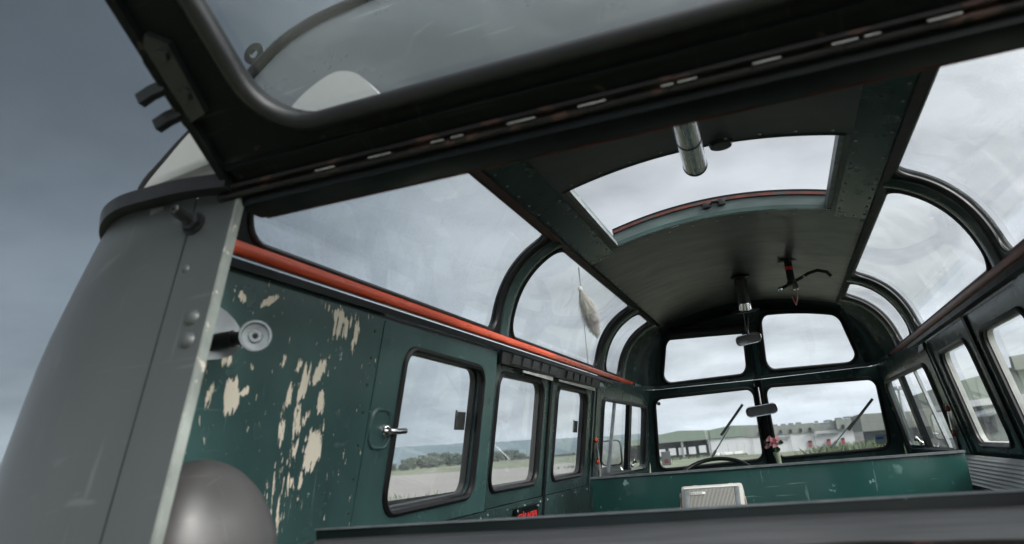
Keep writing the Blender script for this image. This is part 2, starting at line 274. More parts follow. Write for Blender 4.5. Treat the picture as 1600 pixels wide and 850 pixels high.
PEEL = [(0.491, 1.6, 0.0518, 0.0268, 1.0, -1.91), (0.516, 1.582, 0.0236, 0.0475, 1.0, 0.58), (0.489, 1.581, 0.0205, 0.0469, 0.95, -0.09), (0.552, 1.564, 0.0143, 0.0605, 0.95, 0.15), (0.439, 1.483, 0.0218, 0.0397, 1.1, 0.55), (0.394, 1.459, 0.028, 0.0521, 1.25, 0.32), (0.353, 1.424, 0.0167, 0.043, 1.0, 0.33), (0.349, 1.374, 0.0124, 0.0456, 1.0, 0.06), (0.459, 1.422, 0.0192, 0.0333, 1.2, -0.04), (0.391, 1.388, 0.0193, 0.0449, 1.15, 0.0), (0.39, 1.324, 0.0149, 0.0359, 1.0, 0.29), (0.451, 1.332, 0.0374, 0.0592, 1.35, 0.24), (0.416, 1.394, 0.0143, 0.0228, 1.0, 0.28), (0.427, 1.279, 0.013, 0.0235, 0.95, 0.07), (0.205, 1.425, 0.0311, 0.0417, 1.3, -0.07), (0.227, 1.431, 0.0186, 0.0144, 1.1, 0.94), (0.151, 1.42, 0.0118, 0.0319, 0.95, 0.05), (0.18, 1.483, 0.018, 0.0196, 1.1, 0.12), (0.19, 1.59, 0.0161, 0.0138, 1.15, -0.47), (0.264, 1.596, 0.018, 0.0196, 1.25, 1.25), (0.374, 1.491, 0.0136, 0.0196, 0.95, 0.13), (0.325, 1.492, 0.0111, 0.0196, 0.95, 0.17), (0.36, 1.24, 0.06, 0.12, 0.55, 0.3)]
M_peel = peeled_paint()

# ------------------------------------------------------------------ object helpers
WORLD_LOC = {}
class MB:
    def __init__(s): s.v = []; s.f = []; s.m = []
    def add(s, vs, fs, mi=0):
        b = len(s.v); s.v += [Vector(x) for x in vs]
        for f in fs: s.f.append([b+i for i in f]); s.m.append(mi)
        return s
    def box(s, c, size, rot=None, mi=0, bev=0.0):
        hx, hy, hz = [x/2 for x in size]
        if bev > 0:
            bm = bmesh.new(); bmesh.ops.create_cube(bm, size=1.0)
            for v in bm.verts: v.co = Vector((v.co.x*size[0], v.co.y*size[1], v.co.z*size[2]))
            bmesh.ops.bevel(bm, geom=bm.edges[:], offset=bev, segments=2, affect='EDGES', profile=0.6)
            bm.verts.index_update(); vs = [v.co.copy() for v in bm.verts]; fs = [[v.index for v in f.verts] for f in bm.faces]; bm.free()
        else:
            vs = [Vector((x*hx, y*hy, z*hz)) for x in (-1, 1) for y in (-1, 1) for z in (-1, 1)]
            fs = [(0, 1, 3, 2), (4, 6, 7, 5), (0, 4, 5, 1), (2, 3, 7, 6), (0, 2, 6, 4), (1, 5, 7, 3)]
        if rot is not None: vs = [rot @ v for v in vs]
        return s.add([v+Vector(c) for v in vs], fs, mi)
    def sweep(s, path, prof, closed=False, refup=(0, 0, 1), scale=None, caps=True, mi=0):
        """prof: list of (a, b): a along the side vector, b along the up vector"""
        P = [Vector(p) for p in path]; n = len(P); k = len(prof); vs = []; refup = Vector(refup)
        for i in range(n):
            a = P[i-1] if (closed or i > 0) else P[i]; b = P[(i+1) % n] if (closed or i < n-1) else P[i]
            t = (b-a).normalized(); side = t.cross(refup)
            if side.length < 1e-4: side = t.cross(Vector((1, 0, 0)))
            side.normalize(); u = side.cross(t).normalized(); sc = scale[i] if scale else 1
            for (x, y) in prof: vs.append(P[i] + side*x*sc + u*y*sc)
        fs = []
        for i in range(n if closed else n-1):
            j = (i+1) % n
            for q in range(k): fs.append((i*k+q, i*k+(q+1) % k, j*k+(q+1) % k, j*k+q))
        if not closed and caps: fs += [list(range(k))[::-1], [(n-1)*k+q for q in range(k)]]
        return s.add(vs, fs, mi)
    def tube(s, path, r, closed=False, n=8, mi=0, refup=(0, 0, 1), scale=None):
        return s.sweep(path, [(r*math.cos(2*math.pi*i/n), r*math.sin(2*math.pi*i/n)) for i in range(n)], closed, refup, scale, True, mi)
    def lathe(s, o, axis, prof, n=24, mi=0):
        """prof: list of (radius, height along axis)"""
        o = Vector(o); ax = Vector(axis).normalized(); a = ax.orthogonal().normalized(); b = ax.cross(a); vs = []; fs = []; k = len(prof)
        for i in range(n):
            t = 2*math.pi*i/n; d = a*math.cos(t)+b*math.sin(t)
            for (r, h) in prof: vs.append(o + d*r + ax*h)
        for i in range(n):
            j = (i+1) % n
            for q in range(k-1): fs.append((i*k+q, j*k+q, j*k+q+1, i*k+q+1))
        return s.add(vs, fs, mi)
    def grid(s, fn, nu, nv, mi=0, flip=False):
        vs = [fn(i/nu, j/nv) for i in range(nu+1) for j in range(nv+1)]; fs = []
        for i in range(nu):
            for j in range(nv):
                q = (i*(nv+1)+j, (i+1)*(nv+1)+j, (i+1)*(nv+1)+j+1, i*(nv+1)+j+1); fs.append(q[::-1] if flip else q)
        return s.add(vs, fs, mi)
    def poly(s, pts2, fn, t=0.0, mi=0):
        """solid from a 2D outline; fn(u, v, w) -> point"""
        tri = tessellate_polygon([[Vector((p[0], p[1], 0)) for p in pts2]]); n = len(pts2)
        vs = [fn(p[0], p[1], 0) for p in pts2]; fs = [tuple(x) for x in tri]
        if t:
            vs += [fn(p[0], p[1], t) for p in pts2]; fs += [tuple(i+n for i in x)[::-1] for x in tri]
            fs += [(i, (i+1) % n, (i+1) % n+n, i+n) for i in range(n)]
        return s.add(vs, fs, mi)
    def ball(s, c, r, seg=12, mi=0, sc=(1, 1, 1)):
        c = Vector(c)
        return s.grid(lambda u, v: c + Vector((r*sc[0]*math.cos(2*math.pi*u)*math.sin(math.pi*v), r*sc[1]*math.sin(2*math.pi*u)*math.sin(math.pi*v), r*sc[2]*math.cos(math.pi*v))), seg, seg//2, mi, True)
    def build(s, name, mats, parent=None, smooth=True, angle=38):
        me = bpy.data.meshes.new(name)
        lo = Vector([min(v[i] for v in s.v) for i in range(3)]); hi = Vector([max(v[i] for v in s.v) for i in range(3)]); c = (lo+hi)/2
        me.from_pydata([v-c for v in s.v], [], s.f)
        bm = bmesh.new(); bm.from_mesh(me); bmesh.ops.remove_doubles(bm, verts=bm.verts, dist=1e-5); bmesh.ops.recalc_face_normals(bm, faces=bm.faces)
        bm.to_mesh(me); bm.free()
        if not isinstance(mats, (list, tuple)): mats = [mats]
        for m in mats: me.materials.append(m)
        if len(mats) > 1 and len(me.polygons) == len(s.m):
            for p, mi in zip(me.polygons, s.m): p.material_index = mi
        if smooth:
            me.polygons.foreach_set('use_smooth', [True]*len(me.polygons)); me.set_sharp_from_angle(angle=R(angle))
        o = bpy.data.objects.new(name, me); col.objects.link(o); place(o, c, parent)
        return o
def place(o, loc, parent):
    o.location = loc; WORLD_LOC[o.name] = Vector(loc)
    if parent is not None:
        o.parent = parent; o.matrix_parent_inverse = Matrix.Translation(-WORLD_LOC[parent.name])
def thing(name, label, cat, loc, group=None):
    o = bpy.data.objects.new(name, None); col.objects.link(o); o.empty_display_size = 0.1; place(o, loc, None)
    tag(o, label, cat, group); return o
def tag(o, label=None, cat=None, group=None, kind=None):
    if label: o['label'] = label
    if cat: o['category'] = cat
    if group: o['group'] = group
    if kind: o['kind'] = kind
    return o
def text(name, body, size, origin, xdir, ydir, m, parent, ext=0.0006, align='LEFT'):
    cu = bpy.data.curves.new(name, 'FONT'); cu.body = body; cu.size = size; cu.extrude = ext; cu.align_x = align
    tmp = bpy.data.objects.new(name+'_tmp', cu); col.objects.link(tmp)
    me = bpy.data.meshes.new_from_object(tmp.evaluated_get(bpy.context.evaluated_depsgraph_get()))
    bpy.data.objects.remove(tmp); bpy.data.curves.remove(cu)
    x = Vector(xdir).normalized(); y = Vector(ydir); y = (y-x*y.dot(x)).normalized(); z = x.cross(y); o0 = Vector(origin)
    b = MB(); b.add([o0 + x*v.co.x + y*v.co.y + z*v.co.z for v in me.vertices], [list(p.vertices) for p in me.polygons])
    return b.build(name, m, parent, smooth=False)

def fine3(pts, k=4):
    o = []
    for i in range(len(pts)-1):
        p0 = Vector(pts[max(0, i-1)]); p1 = Vector(pts[i]); p2 = Vector(pts[i+1]); p3 = Vector(pts[min(len(pts)-1, i+2)])
        for j in range(k):
            t = j/k; o.append(0.5*((2*p1)+(p2-p0)*t+(2*p0-5*p1+4*p2-p3)*t*t+(3*p1-p0-3*p2+p3)*t**3))
    o.append(Vector(pts[-1])); return o
def rquad(c, r, n=5, m=8):
    """rounded quad: corners c (4 x 2D, in order) -> loop points plus (kind, index) for bridging to the outer rectangle"""
    c = [Vector(p) for p in c]; arcs = []
    for i in range(4):
        p = c[i]; a = (c[i-1]-p).normalized(); b = (c[(i+1) % 4]-p).normalized(); rr = r[i] if isinstance(r, (list, tuple)) else r
        ang = a.angle(b); d = rr/math.tan(ang/2); cen = p + (a+b).normalized()*(rr/math.sin(ang/2))
        s0 = (p+a*d)-cen; s1 = (p+b*d)-cen; tot = math.acos(max(-1, min(1, s0.dot(s1)/(s0.length*s1.length)))); pts = []
        for k in range(n+1):
            t = k/n
            v = (s0*math.sin((1-t)*tot) + s1*math.sin(t*tot))/math.sin(tot); pts.append(cen+v)
        arcs.append(pts)
    return arcs
def ring_panel(mb, outer, inner, r, fn, t, n=5, m=10, mi=0, odiv=True):
    """sheet of thickness t between the outer quad and a rounded opening; fn(u, v, w)"""
    arcs = rquad(inner, r, n, m); o = [Vector(p) for p in outer]
    O = []; I = []      # matched loops
    for i in range(4):
        for k in range(n+1): O.append(o[i]); I.append(arcs[i][k])
        a = arcs[i][-1]; b = arcs[(i+1) % 4][0]
        for k in range(1, m): O.append(o[i].lerp(o[(i+1) % 4], k/m)); I.append(a.lerp(b, k/m))
    K = len(I); vs = []; fs = []
    for w in (0, t):
        for p in O: vs.append(fn(p.x, p.y, w))
        for p in I: vs.append(fn(p.x, p.y, w))
    B = 2*K
    for i in range(K):
        j = (i+1) % K
        same = (O[i]-O[j]).length < 1e-9
        if same: fs += [(i, K+j, K+i), (B+i, B+K+i, B+K+j)]
        else: fs += [(i, j, K+j, K+i), (B+i, B+K+i, B+K+j, B+j), (i, B+i, B+j, j)]
        fs.append((K+i, K+j, B+K+j, B+K+i))
    mb.add(vs, fs, mi)
    return [fn(p.x, p.y, 0) for p in I], [p.copy() for p in I]
def seal(name, loop, r, m, parent, nrm=(0, 0, 1), n=8, flat=1.0):
    b = MB(); b.sweep(loop, [(r*math.cos(2*math.pi*i/n), r*flat*math.sin(2*math.pi*i/n)) for i in range(n)], closed=True, refup=nrm)
    return b.build(name, m, parent)

# ================================================================== THE BUS
W0, ZB, TAN = 0.719, 1.66, math.tan(R(10))
bus = thing('vintage_bus', 'old grey and dark green bus with glazed roof, seen from behind through its raised tailgate', 'bus', (0, 2.0, 0))
def wall_fn(sg):
    n = Vector((math.cos(R(10)), 0, math.sin(R(10))))          # outward for the right side
    def fn(y, z, w):
        return Vector((sg*(W0 + (ZB-z)*TAN + w*n.x), y, z + w*n.z))
    return fn
def zc(x): return 2.055 - 0.36*x*x
P0, PC, P1 = Vector((W0, ZB)), Vector((0.690, 1.905)), Vector((0.49, zc(0.49)))
def arc2(s): return P0*(1-s)**2 + PC*2*s*(1-s) + P1*s*s
def arc_fn(sg):
    def fn(y, s, w):
        p = arc2(s); t = (arc2(min(1, s+0.01)) - arc2(max(0, s-0.01))).normalized(); n = Vector((t.y, -t.x))
        return Vector((sg*(p.x+n.x*w), y, p.y+n.y*w))
    return fn

W_Z0, W_Z1 = 1.186, 1.562
CELLS = [(0.665, 1.385, 0.775, 1.285), (1.395, 2.010, 1.438, 1.925), (2.022, 2.72, 2.11, 2.60)]
for sg in (-1, 1):
    fn = wall_fn(sg)
    # rear quarter beside the tailgate
    b = MB(); b.poly([(-0.005, 0.86), (0.665, 0.86), (0.665, 1.645), (0.03, 1.645)], fn, 0.03)
    # seam strip and a row of small screws
    q = b.build('rear_quarter_panel', M_peel, bus, smooth=False)
    for z in (1.20, 1.27, 1.34, 1.41, 1.47, 1.53, 1.59):
        s_ = MB(); s_.lathe(fn(0.63-(1.6-z)*0.05, z, 0), fn(0, 0, -1)-fn(0, 0, 0), [(0.0, 0.0025), (0.003, 0.002), (0.004, 0)], 8)
        s_.build('screw', M_greend, q)
    s_ = MB(); s_.poly([(0.605, 1.0), (0.613, 1.0), (0.675, 1.62), (0.667, 1.62)], fn, -0.0025); s_.build('panel_seam', M_green, q, smooth=False)
    for ci, (a, c, y0, y1) in enumerate(CELLS):
        rec = 0.0 if ci == 0 else 0.014            # door leaves sit back a little
        DEP = 0.026 if ci == 0 else 0.016
        f2 = (lambda fn, rec: (lambda y, z, w: fn(y, z, w+rec)))(fn, rec)
        b = MB()
        loop, pts = ring_panel(b, [(a, 1.135), (c, 1.135), (c, 1.625), (a, 1.625)], [(y0-(0.024 if ci == 0 else 0), W_Z0-(0.007 if ci == 0 else 0)), (y1-(0.01 if ci == 0 else 0), W_Z0), (y1+0.004, W_Z1), (y0+0.012, W_Z1+(0.008 if ci == 0 else 0))], 0.05, f2, DEP)
        pan = b.build('window_panel' if ci == 0 else 'side_door', M_green if ci == 0 else M_greend, bus)
        nr = f2(0, 0, -1)-f2(0, 0, 0)
        gs = seal('window_seal', [p - nr*0.002 for p in loop], 0.0105, M_rub, pan, nr)
        # pale frame deep in the opening, then the pane
        fr = MB(); cyz = Vector(((y0+y1)/2, (W_Z0+W_Z1)/2)); lp2 = [f2(p.x, p.y, DEP+0.003) for p in pts]
        fr.sweep(lp2, [(-0.009, -0.012), (0.009, -0.012), (0.009, 0.006), (-0.009, 0.006)], closed=True, refup=nr); fr.build('window_frame', M_frame if sg > 0 else M_rubg, pan)
        g_ = MB(); g_.poly([(p.x, p.y) for p in pts], lambda u, v, w: f2(u, v, DEP+0.006)); g_.build('window_pane', M_glass, pan, smooth=False)
        # lower trim board with screws
        tb = MB(); tb.poly([(a+0.012, 0.86), (c-0.012, 0.86), (c-0.012, 1.132), (a+0.012, 1.132)], lambda u, v, w: f2(u, v, w), -0.008)
        for k in range(4):
            y = a+0.04+(c-a-0.08)*k/3
            tb.lathe(f2(y, 1.117, -0.008), nr, [(0.0, 0.003), (0.003, 0.0025), (0.0042, 0)], 8, mi=1)
        tb.build('lower_trim_board', [M_greend, M_steel], bus, smooth=False)
        if ci == 0:
            # recessed press plate and chromed window catch
            pl = MB()
            def prs(u, v, w): return f2(u, v, -0.006*min(1, w))
            pts_o = [p for a4 in rquad([(0.650, 1.332), (0.742, 1.332), (0.752, 1.418), (0.660, 1.418)], 0.032) for p in a4]
            pl.sweep([f2(p.x, p.y, 0) for p in pts_o], [(0.005*math.cos(t*math.pi/4), 0.005*math.sin(t*math.pi/4)) for t in range(8)], closed=True, refup=nr)
            pl.build('pressed_recess_rim', M_green, pan)
            ct = MB(); o0 = f2(0.727, 1.371, 0)
            ct.lathe(o0, nr, [(0, 0.013), (0.009, 0.013), (0.014, 0.008), (0.015, 0)], 16)
            e = f2(0.79, 1.373, -0.018); ct.tube([o0+nr*0.012, o0+nr*0.018+Vector((0, 0.02, 0)), e], 0.0075, n=10)
            ct.build('window_catch', M_chrome, pan)
        # small dark plate on the outer side by the trailing edge
        pb = MB(); yb = y1-0.005
        pb.poly([(yb-0.075, 1.374), (yb-0.008, 1.374), (yb-0.008, 1.427), (yb-0.075, 1.427)], lambda u, v, w: f2(u, v, DEP+0.016+w), 0.004)
        pb.box(f2(yb-0.07, 1.425, DEP+0.018), (0.004, 0.006, 0.012))
        if sg < 0 and ci != 1: pb.build('stop_plate', M_hdark, pan, smooth=False)
    # door shut lines / pillar covers
    for (y, wdt) in ((1.39, 0.016), (2.016, 0.03), (2.735, 0.04)):
        pb = MB(); pb.poly([(y-wdt/2, 0.86), (y+wdt/2, 0.86), (y+wdt/2, 1.63), (y-wdt/2, 1.63)], lambda u, v, w: fn(u, v, 0.006+w), 0.03)
        pb.build('door_pillar', M_black if wdt < 0.035 else M_greend, bus, smooth=False)
    # wooden rail along the belt line and the channel under it
    b = MB(); y0, y1 = 0.0, 3.66
    prof = [(0.0095*math.copysign(abs(math.cos(t))**0.45, math.cos(t)) - sg*0.35*0.011*math.sin(t), 0.011*math.copysign(abs(math.sin(t))**0.45, math.sin(t))) for t in [2*math.pi*k/14 for k in range(14)]]
    b.sweep([(sg*(W0-0.012), y0+(y1-y0)*k/20, ZB+0.003) for k in range(21)], prof); b.build('wooden_rail', M_red if sg < 0 else M_redd, bus)  # right rail is the same wood, its shade painted in
    b = MB(); b.sweep([(sg*(W0-0.004), y, ZB-0.022) for y in (0.0, 1.3, 2.6, 3.6)], [(-0.010, -0.006), (0.010, -0.010), (0.010, 0.006), (-0.010, 0.010)])
    b.build('rail_channel', M_black, bus)
    b = MB(); b.sweep([(sg*(W0+0.012), y, ZB+0.022) for y in (0.0, 1.3, 2.6, 3.6)], [(-0.012, -0.014), (0.014, -0.014), (0.014, 0.012), (-0.012, 0.012)]); b.build('roof_window_sill', M_rubg, bus)
    # toothed runner strip above the doors
    if sg < 0:
        b = MB(); b.poly([(1.40, 1.590), (2.74, 1.590), (2.74, 1.634), (1.40, 1.634)], fn, -0.012)
        for k in range(5):
            for st in (1.47, 2.13):
                y = st+k*0.105
                b.poly([(y, 1.596), (y+0.09, 1.596), (y+0.075, 1.627), (y+0.015, 1.627)], lambda u, v, w: fn(u, v, -0.0125-w), 0.008)
        b.build('door_runner', M_dmet, bus, smooth=False)
        for (ya, yb) in ((1.62, 1.97), (2.06, 2.66)):
            b = MB(); b.poly([(ya, 1.578), (yb, 1.574), (yb, 1.589), (ya, 1.586)], lambda u, v, w: fn(u, v, -0.006-w), 0.004); b.build('bright_drip_strip', M_frame, bus, smooth=False)

# glazed roof sides ---------------------------------------------------------
RC = [(0.154, 1.425, 0.178, 1.352), (1.425, 2.805, 1.487, 2.725), (2.805, 3.36, 2.875, 3.26)]
for sg in (-1, 1):
    fn = arc_fn(sg)
    for (a, c, y0, y1) in RC:
        b = MB()
        f3 = lambda y, s, w: fn(y, s/0.42, w)      # v in arc length so the corner rounding stays round
        loop, pts = ring_panel(b, [(a, 0.0), (c, 0.0), (c, 0.42), (a, 0.42)], [(y0, 0.022), (y1, 0.022), (y1, 0.405), (y0, 0.405)], [0.05, 0.05, 0.045, 0.045], f3, 0.02, 6, 16)
        fr = b.build('roof_window_frame', M_black, bus)
        b = MB(); b.sweep(loop, [(0.007*math.cos(t*math.pi/4), 0.007*math.sin(t*math.pi/4)) for t in range(8)], closed=True); b.build('window_seal', M_rub, fr)
        b = MB(); b.grid(lambda u, v: fn(y0-0.03+(y1-y0+0.06)*u, 0.03+0.95*v, 0.014), 6, 18); b.build('window_pane', M_perspex, fr)
    for y in (1.425, 2.805, 3.335):
        b = MB(); hw = 0.043 if y < 3 else 0.05
        path = [fn(y, -0.01+1.02*k/24, -0.012) for k in range(25)]
        prof = [(-hw, 0.010), (-hw*0.8, -0.006), (-hw*0.35, -0.013), (hw*0.35, -0.013), (hw*0.8, -0.006), (hw, 0.010)]
        vs = []
        for k in range(25):
            s = -0.01+1.02*k/24
            for (dy, dw) in prof: vs.append(fn(y+dy, max(0, min(1, s)), dw))
        K = len(prof); b.add(vs, [(k*K+q, k*K+q+1, (k+1)*K+q+1, (k+1)*K+q) for k in range(24) for q in range(K-1)])
        b.build('arched_rib', M_greend, bus)
    # curved front corner
    def cor(u, v):
        A = fn(3.33, v, 0); xb_ = 0.592-0.094*v; B = Vector((sg*xb_, 3.731-0.165*v, 1.64+(zc(min(0.5, xb_))-0.02-1.64)*v*1.03)); C = Vector((sg*(arc2(v).x-0.015), 3.71-0.19*v, arc2(v).y))
        return A*(1-u)**2 + C*2*u*(1-u) + B*u*u
    b = MB(); b.grid(cor, 14, 14); b.build('front_corner_panel', M_greend, bus)
    # outer edge moulding where the glazed side meets the roof skin
    b = MB(); b.sweep([fn(y, 1.0, -0.004) for y in (0.156, 1.2, 2.4, 3.4)], [(-0.012, -0.006), (0.012, -0.006), (0.012, 0.008), (-0.012, 0.008)]); b.build('roof_edge_moulding', M_black, bus)

# ceiling ------------------------------------------------------------------
b = MB()
SKX, SKY0, SKY1 = 0.371, 1.086, 1.745
def ceil(x, y, dz=0): return Vector((x, y, zc(x)+dz))
for (ya, yb, n) in ((0.156, SKY0, 10), (SKY1, 3.50, 20)):
    b.grid(lambda u, v: ceil(-0.49+0.98*u, ya+(yb-ya)*v), 24, n)
for sg in (-1, 1):
    b.grid(lambda u, v: ceil(sg*(SKX+(0.49-SKX)*u), SKY0+(SKY1-SKY0)*v), 5, 8)
# overlapping board edge and rows of screw heads
CEIL = b
sc = MB()
def screw(x, y, r=0.0050):
    sc.lathe(ceil(x, y, -0.003), (-0.7*x*-1*0, 0, -1), [(0, 0.003), (r*0.7, 0.0025), (r, 0)], 8)
for sg in (-1, 1):
    k = 0
    y = 0.70
    while y < 3.45:
        screw(sg*0.468, y); y += 0.088
    y = 1.12
    while y < 1.80: screw(sg*0.395, y); y += 0.085
    for x in (0.41, 0.44): screw(sg*x, 1.79)
for i in range(9):
    screw(-0.34+0.085*i, 1.055); screw(-0.34+0.085*i, 1.79); screw(-0.40+0.1*i, 3.44)
CEIL.add(sc.v, sc.f, 1); ceiling = CEIL.build('ceiling_board', [M_ceil, M_steel], bus, angle=60)
for sg in (-1, 1):
    b = MB(); b.grid(lambda u, v: ceil(sg*(0.385+0.098*u), 0.6+(SKY1+0.06-0.6)*v, -0.003), 5, 10)
    b.build('side_strip_board', M_greend, ceiling, angle=60)

# roof skin above, split around the skylight
b = MB()
for (ya, yb) in ((0.153, SKY0-0.02), (SKY1+0.02, 3.58)):
    b.grid(lambda u, v: ceil(-0.5+1.0*u, ya+(yb-ya)*v, 0.035), 24, 6)
for sg in (-1, 1): b.grid(lambda u, v: ceil(sg*(SKX+0.02+(0.11)*u), SKY0-0.02+(SKY1-SKY0+0.04)*v, 0.035), 4, 4)
b.build('roof_skin', M_bodyl, bus, angle=60)
# skylight opening: deep collar, runner strips, perished red seal, latch
b = MB()
H = 0.055
def collar(pts, thick):
    n = len(pts)
    for i in range(n-1):
        pass
NX = 20
front = [ceil(-SKX+2*SKX*i/NX, SKY1) for i in range(NX+1)]
rear = [ceil(-SKX+2*SKX*i/NX, SKY0) for i in range(NX+1)]
up_ = Vector((0, 0, 1))
b.add([p+Vector((0, 0, -0.004)) for p in front] + [p+up_*H for p in front] + [p+up_*H+Vector((0, 0.03, 0)) for p in front], [(r_*(NX+1)+i, r_*(NX+1)+i+1, (r_+1)*(NX+1)+i+1, (r_+1)*(NX+1)+i) for r_ in (0, 1) for i in range(NX)])
b.add([p+Vector((0, 0, -0.004)) for p in rear] + [p+up_*0.035 for p in rear], [(i, i+1, NX+2+i, NX+1+i) for i in range(NX)])
for sg in (-1, 1):
    a = ceil(sg*SKX, SKY0); c = ceil(sg*SKX, SKY1)
    b.box(((a.x)+sg*0.006, (SKY0+SKY1)/2, a.z+0.022), (0.012, SKY1-SKY0, 0.05))
sky_fr = b.build('skylight_frame', M_collar, bus)
b = MB(); b.sweep([p+Vector((0, -0.014, 0.002)) for p in front], [(-0.006, -0.006), (0.006, -0.006), (0.006, 0.008), (-0.006, 0.008)]); b.build('lower_bead', M_greend, sky_fr)
for sg in (-1, 1):
    a = ceil(sg*(SKX-0.004), SKY0); b = MB()
    b.sweep([(a.x-sg*0.004, SKY0+0.0, a.z+0.012), (a.x-sg*0.004, SKY1-0.002, a.z+0.012)], [(-0.008, -0.013), (0.008, -0.013), (0.008, -0.004), (0.002, -0.002), (0.002, 0.010), (-0.006, 0.014), (-0.008, 0.014)])
    b.build('slide_track', M_zinc, sky_fr, smooth=False)
b = MB(); b.sweep([p+Vector((0, -0.002, H+0.003)) for p in front], [(-0.005, -0.006), (0.006, -0.006), (0.006, 0.004), (-0.005, 0.001)]); b.build('perished_seal', M_seal, sky_fr)
b = MB(); b.sweep([p+Vector((0, 0.006, H+0.011)) for p in front], [(-0.008, -0.003), (0.010, -0.003), (0.010, 0.005), (-0.008, 0.005)]); b.build('top_bead', M_black, sky_fr)
b = MB(); lx, lz = -0.002, zc(0)+H-0.012
b.box((lx-0.022, SKY1-0.008, lz), (0.03, 0.01, 0.018), bev=0.002); b.box((lx+0.03, SKY1-0.008, lz+0.004), (0.026, 0.01, 0.022), bev=0.002)
b.tube([(lx-0.008, SKY1-0.012, lz), (lx, SKY1-0.024, lz+0.006), (lx+0.016, SKY1-0.024, lz+0.006), (lx+0.02, SKY1-0.01, lz)], 0.004)
b.build('latch', M_dmet, sky_fr)
b = MB(); c0 = ceil(0.07, SKY0-0.004, -0.002); b.lathe(c0, (0, 0, -1), [(0, 0.012), (0.028, 0.011), (0.032, 0)], 20); b.build('ceiling_knob', M_dmet, bus)
# aluminium tube carried along under the ceiling
b = MB(); t0, t1 = Vector((0.012, 0.55, 2.012)), Vector((-0.004, 1.105, 2.012))
ax = (t1-t0).normalized()
b.lathe(t0, ax, [(0.0, 0), (0.031, 0), (0.031, 0.555), (0.026, 0.555), (0.026, 0.46), (0, 0.46)], 32); tube_o = b.build('ceiling_tube', M_alu, bus)
b = MB(); b.lathe(t0+ax*0.36, ax, [(0.0312, 0), (0.0325, 0.001), (0.0325, 0.008), (0.0312, 0.009)], 32); b.build('tube_band', M_dmet, tube_o)
b = MB(); b.lathe(t0+ax*0.545, ax, [(0.031, 0), (0.0328, 0.003), (0.0328, 0.009), (0.029, 0.011)], 32); b.build('tube_band', M_dmet, tube_o)
# hanging lamp stub further forward
b = MB(); l0 = Vector((0.022, 2.80, zc(0)))
b.lathe(l0, (0, 0.25, -1), [(0.0, 0), (0.045, 0), (0.045, 0.006), (0.030, 0.012), (0.030, 0.135), (0.0, 0.135)], 24); lamp = b.build('ceiling_lamp', M_dmet, bus)
b = MB(); b.lathe(l0, (0, 0.25, -1), [(0.0, 0.175), (0.031, 0.175), (0.031, 0.135), (0.0305, 0.132)], 24); b.build('lamp_collar', M_chrome, lamp)
b = MB(); b.lathe(l0, (0, 0.25, -1), [(0.029, 0.168), (0.062, 0.166), (0.064, 0.172), (0.029, 0.178)], 24); b.build('lamp_flange', M_dmet, lamp)
# folded valve fixture with red band, lever and hanging wires
b = MB(); v0 = Vector((0.238, 2.52, zc(0.238)))
b.lathe(v0, (0, 0, -1), [(0, 0), (0.042, 0), (0.046, 0.003), (0.040, 0.007), (0.016, 0.010), (0.016, 0.095), (0.020, 0.10), (0.020, 0.115), (0, 0.118)], 20); vf = b.build('valve_fixture', M_dmet, bus)
b = MB(); b.lathe(v0, (0, 0, -1), [(0.0165, 0.032), (0.0175, 0.034), (0.0175, 0.045), (0.0165, 0.047)], 20); b.build('red_band', M_redp, vf)
b = MB(); q = v0+Vector((0, 0, -0.105))
b.tube([q+Vector((-0.05, 0, -0.02)), q, q+Vector((0.05, 0, 0.02)), q+Vector((0.075, -0.01, 0.03)), q+Vector((0.11, -0.02, 0.035)), q+Vector((0.145, -0.02, 0.022)), q+Vector((0.16, -0.02, 0.0))], 0.0075, n=10)
b.build('lever', M_dmet, vf)
b = MB(); b.lathe(q+Vector((0.012, -0.012, 0.0)), (0, -0.1, -1), [(0, 0.035), (0.012, 0.034), (0.012, 0.01), (0.009, 0)], 14); b.build('tap_fitting', M_chrome, vf)
for d_, r_ in (((-0.05, 0, -0.02), 0.012), ((0.055, 0, 0.022), 0.010)):
    b = MB(); b.ball(q+Vector(d_), r_); b.build('lever_ball', M_chrome, vf)
b = MB(); b.tube([q+Vector((-0.006, 0, -0.01)), q+Vector((-0.012, 0, -0.05)), q+Vector((0.002, 0, -0.1))], 0.0022, n=6); b.tube([q+Vector((0.016, 0, -0.03)), q+Vector((0.014, 0, -0.06)), q+Vector((0.003, 0, -0.1))], 0.0022, n=6); b.build('loose_wires', M_redd, vf)

# front of the dome: two panes in a raked panel ------------------------------
def upf(u, v, w):      # u = x, v in 0..0.32 up the rake
    t = v/0.32; ztop = zc(min(0.5, abs(u)))-0.02
    z = 1.645 + (ztop-1.645)*t
    return Vector((u, 3.735-0.165*t+w, z))
for (xa, xb, i0) in ((-0.60, 0.02, [(-0.562, 0.008), (-0.042, 0.010), (-0.022, 0.240), (-0.484, 0.280)]), (0.02, 0.60, [(0.056, 0.016), (0.572, 0.010), (0.496, 0.296), (0.072, 0.280)])):
    b = MB(); loop, pts = ring_panel(b, [(xa, 0), (xb, 0), (xb-(0.07 if xb > 0.1 else 0), 0.32), (xa+(0.07 if xa < -0.1 else 0), 0.32)], i0, 0.056, upf, 0.03, 6, 10)
    fr = b.build('upper_windscreen_frame', M_greend, bus)
    seal('window_seal', loop, 0.0125, M_rub, fr, (0, 1, 0.4))
    b = MB(); b.poly([(p.x, p.y) for p in pts], lambda u, v, w: upf(u, v, 0.012)); b.build('window_pane', M_glass, fr, smooth=False)
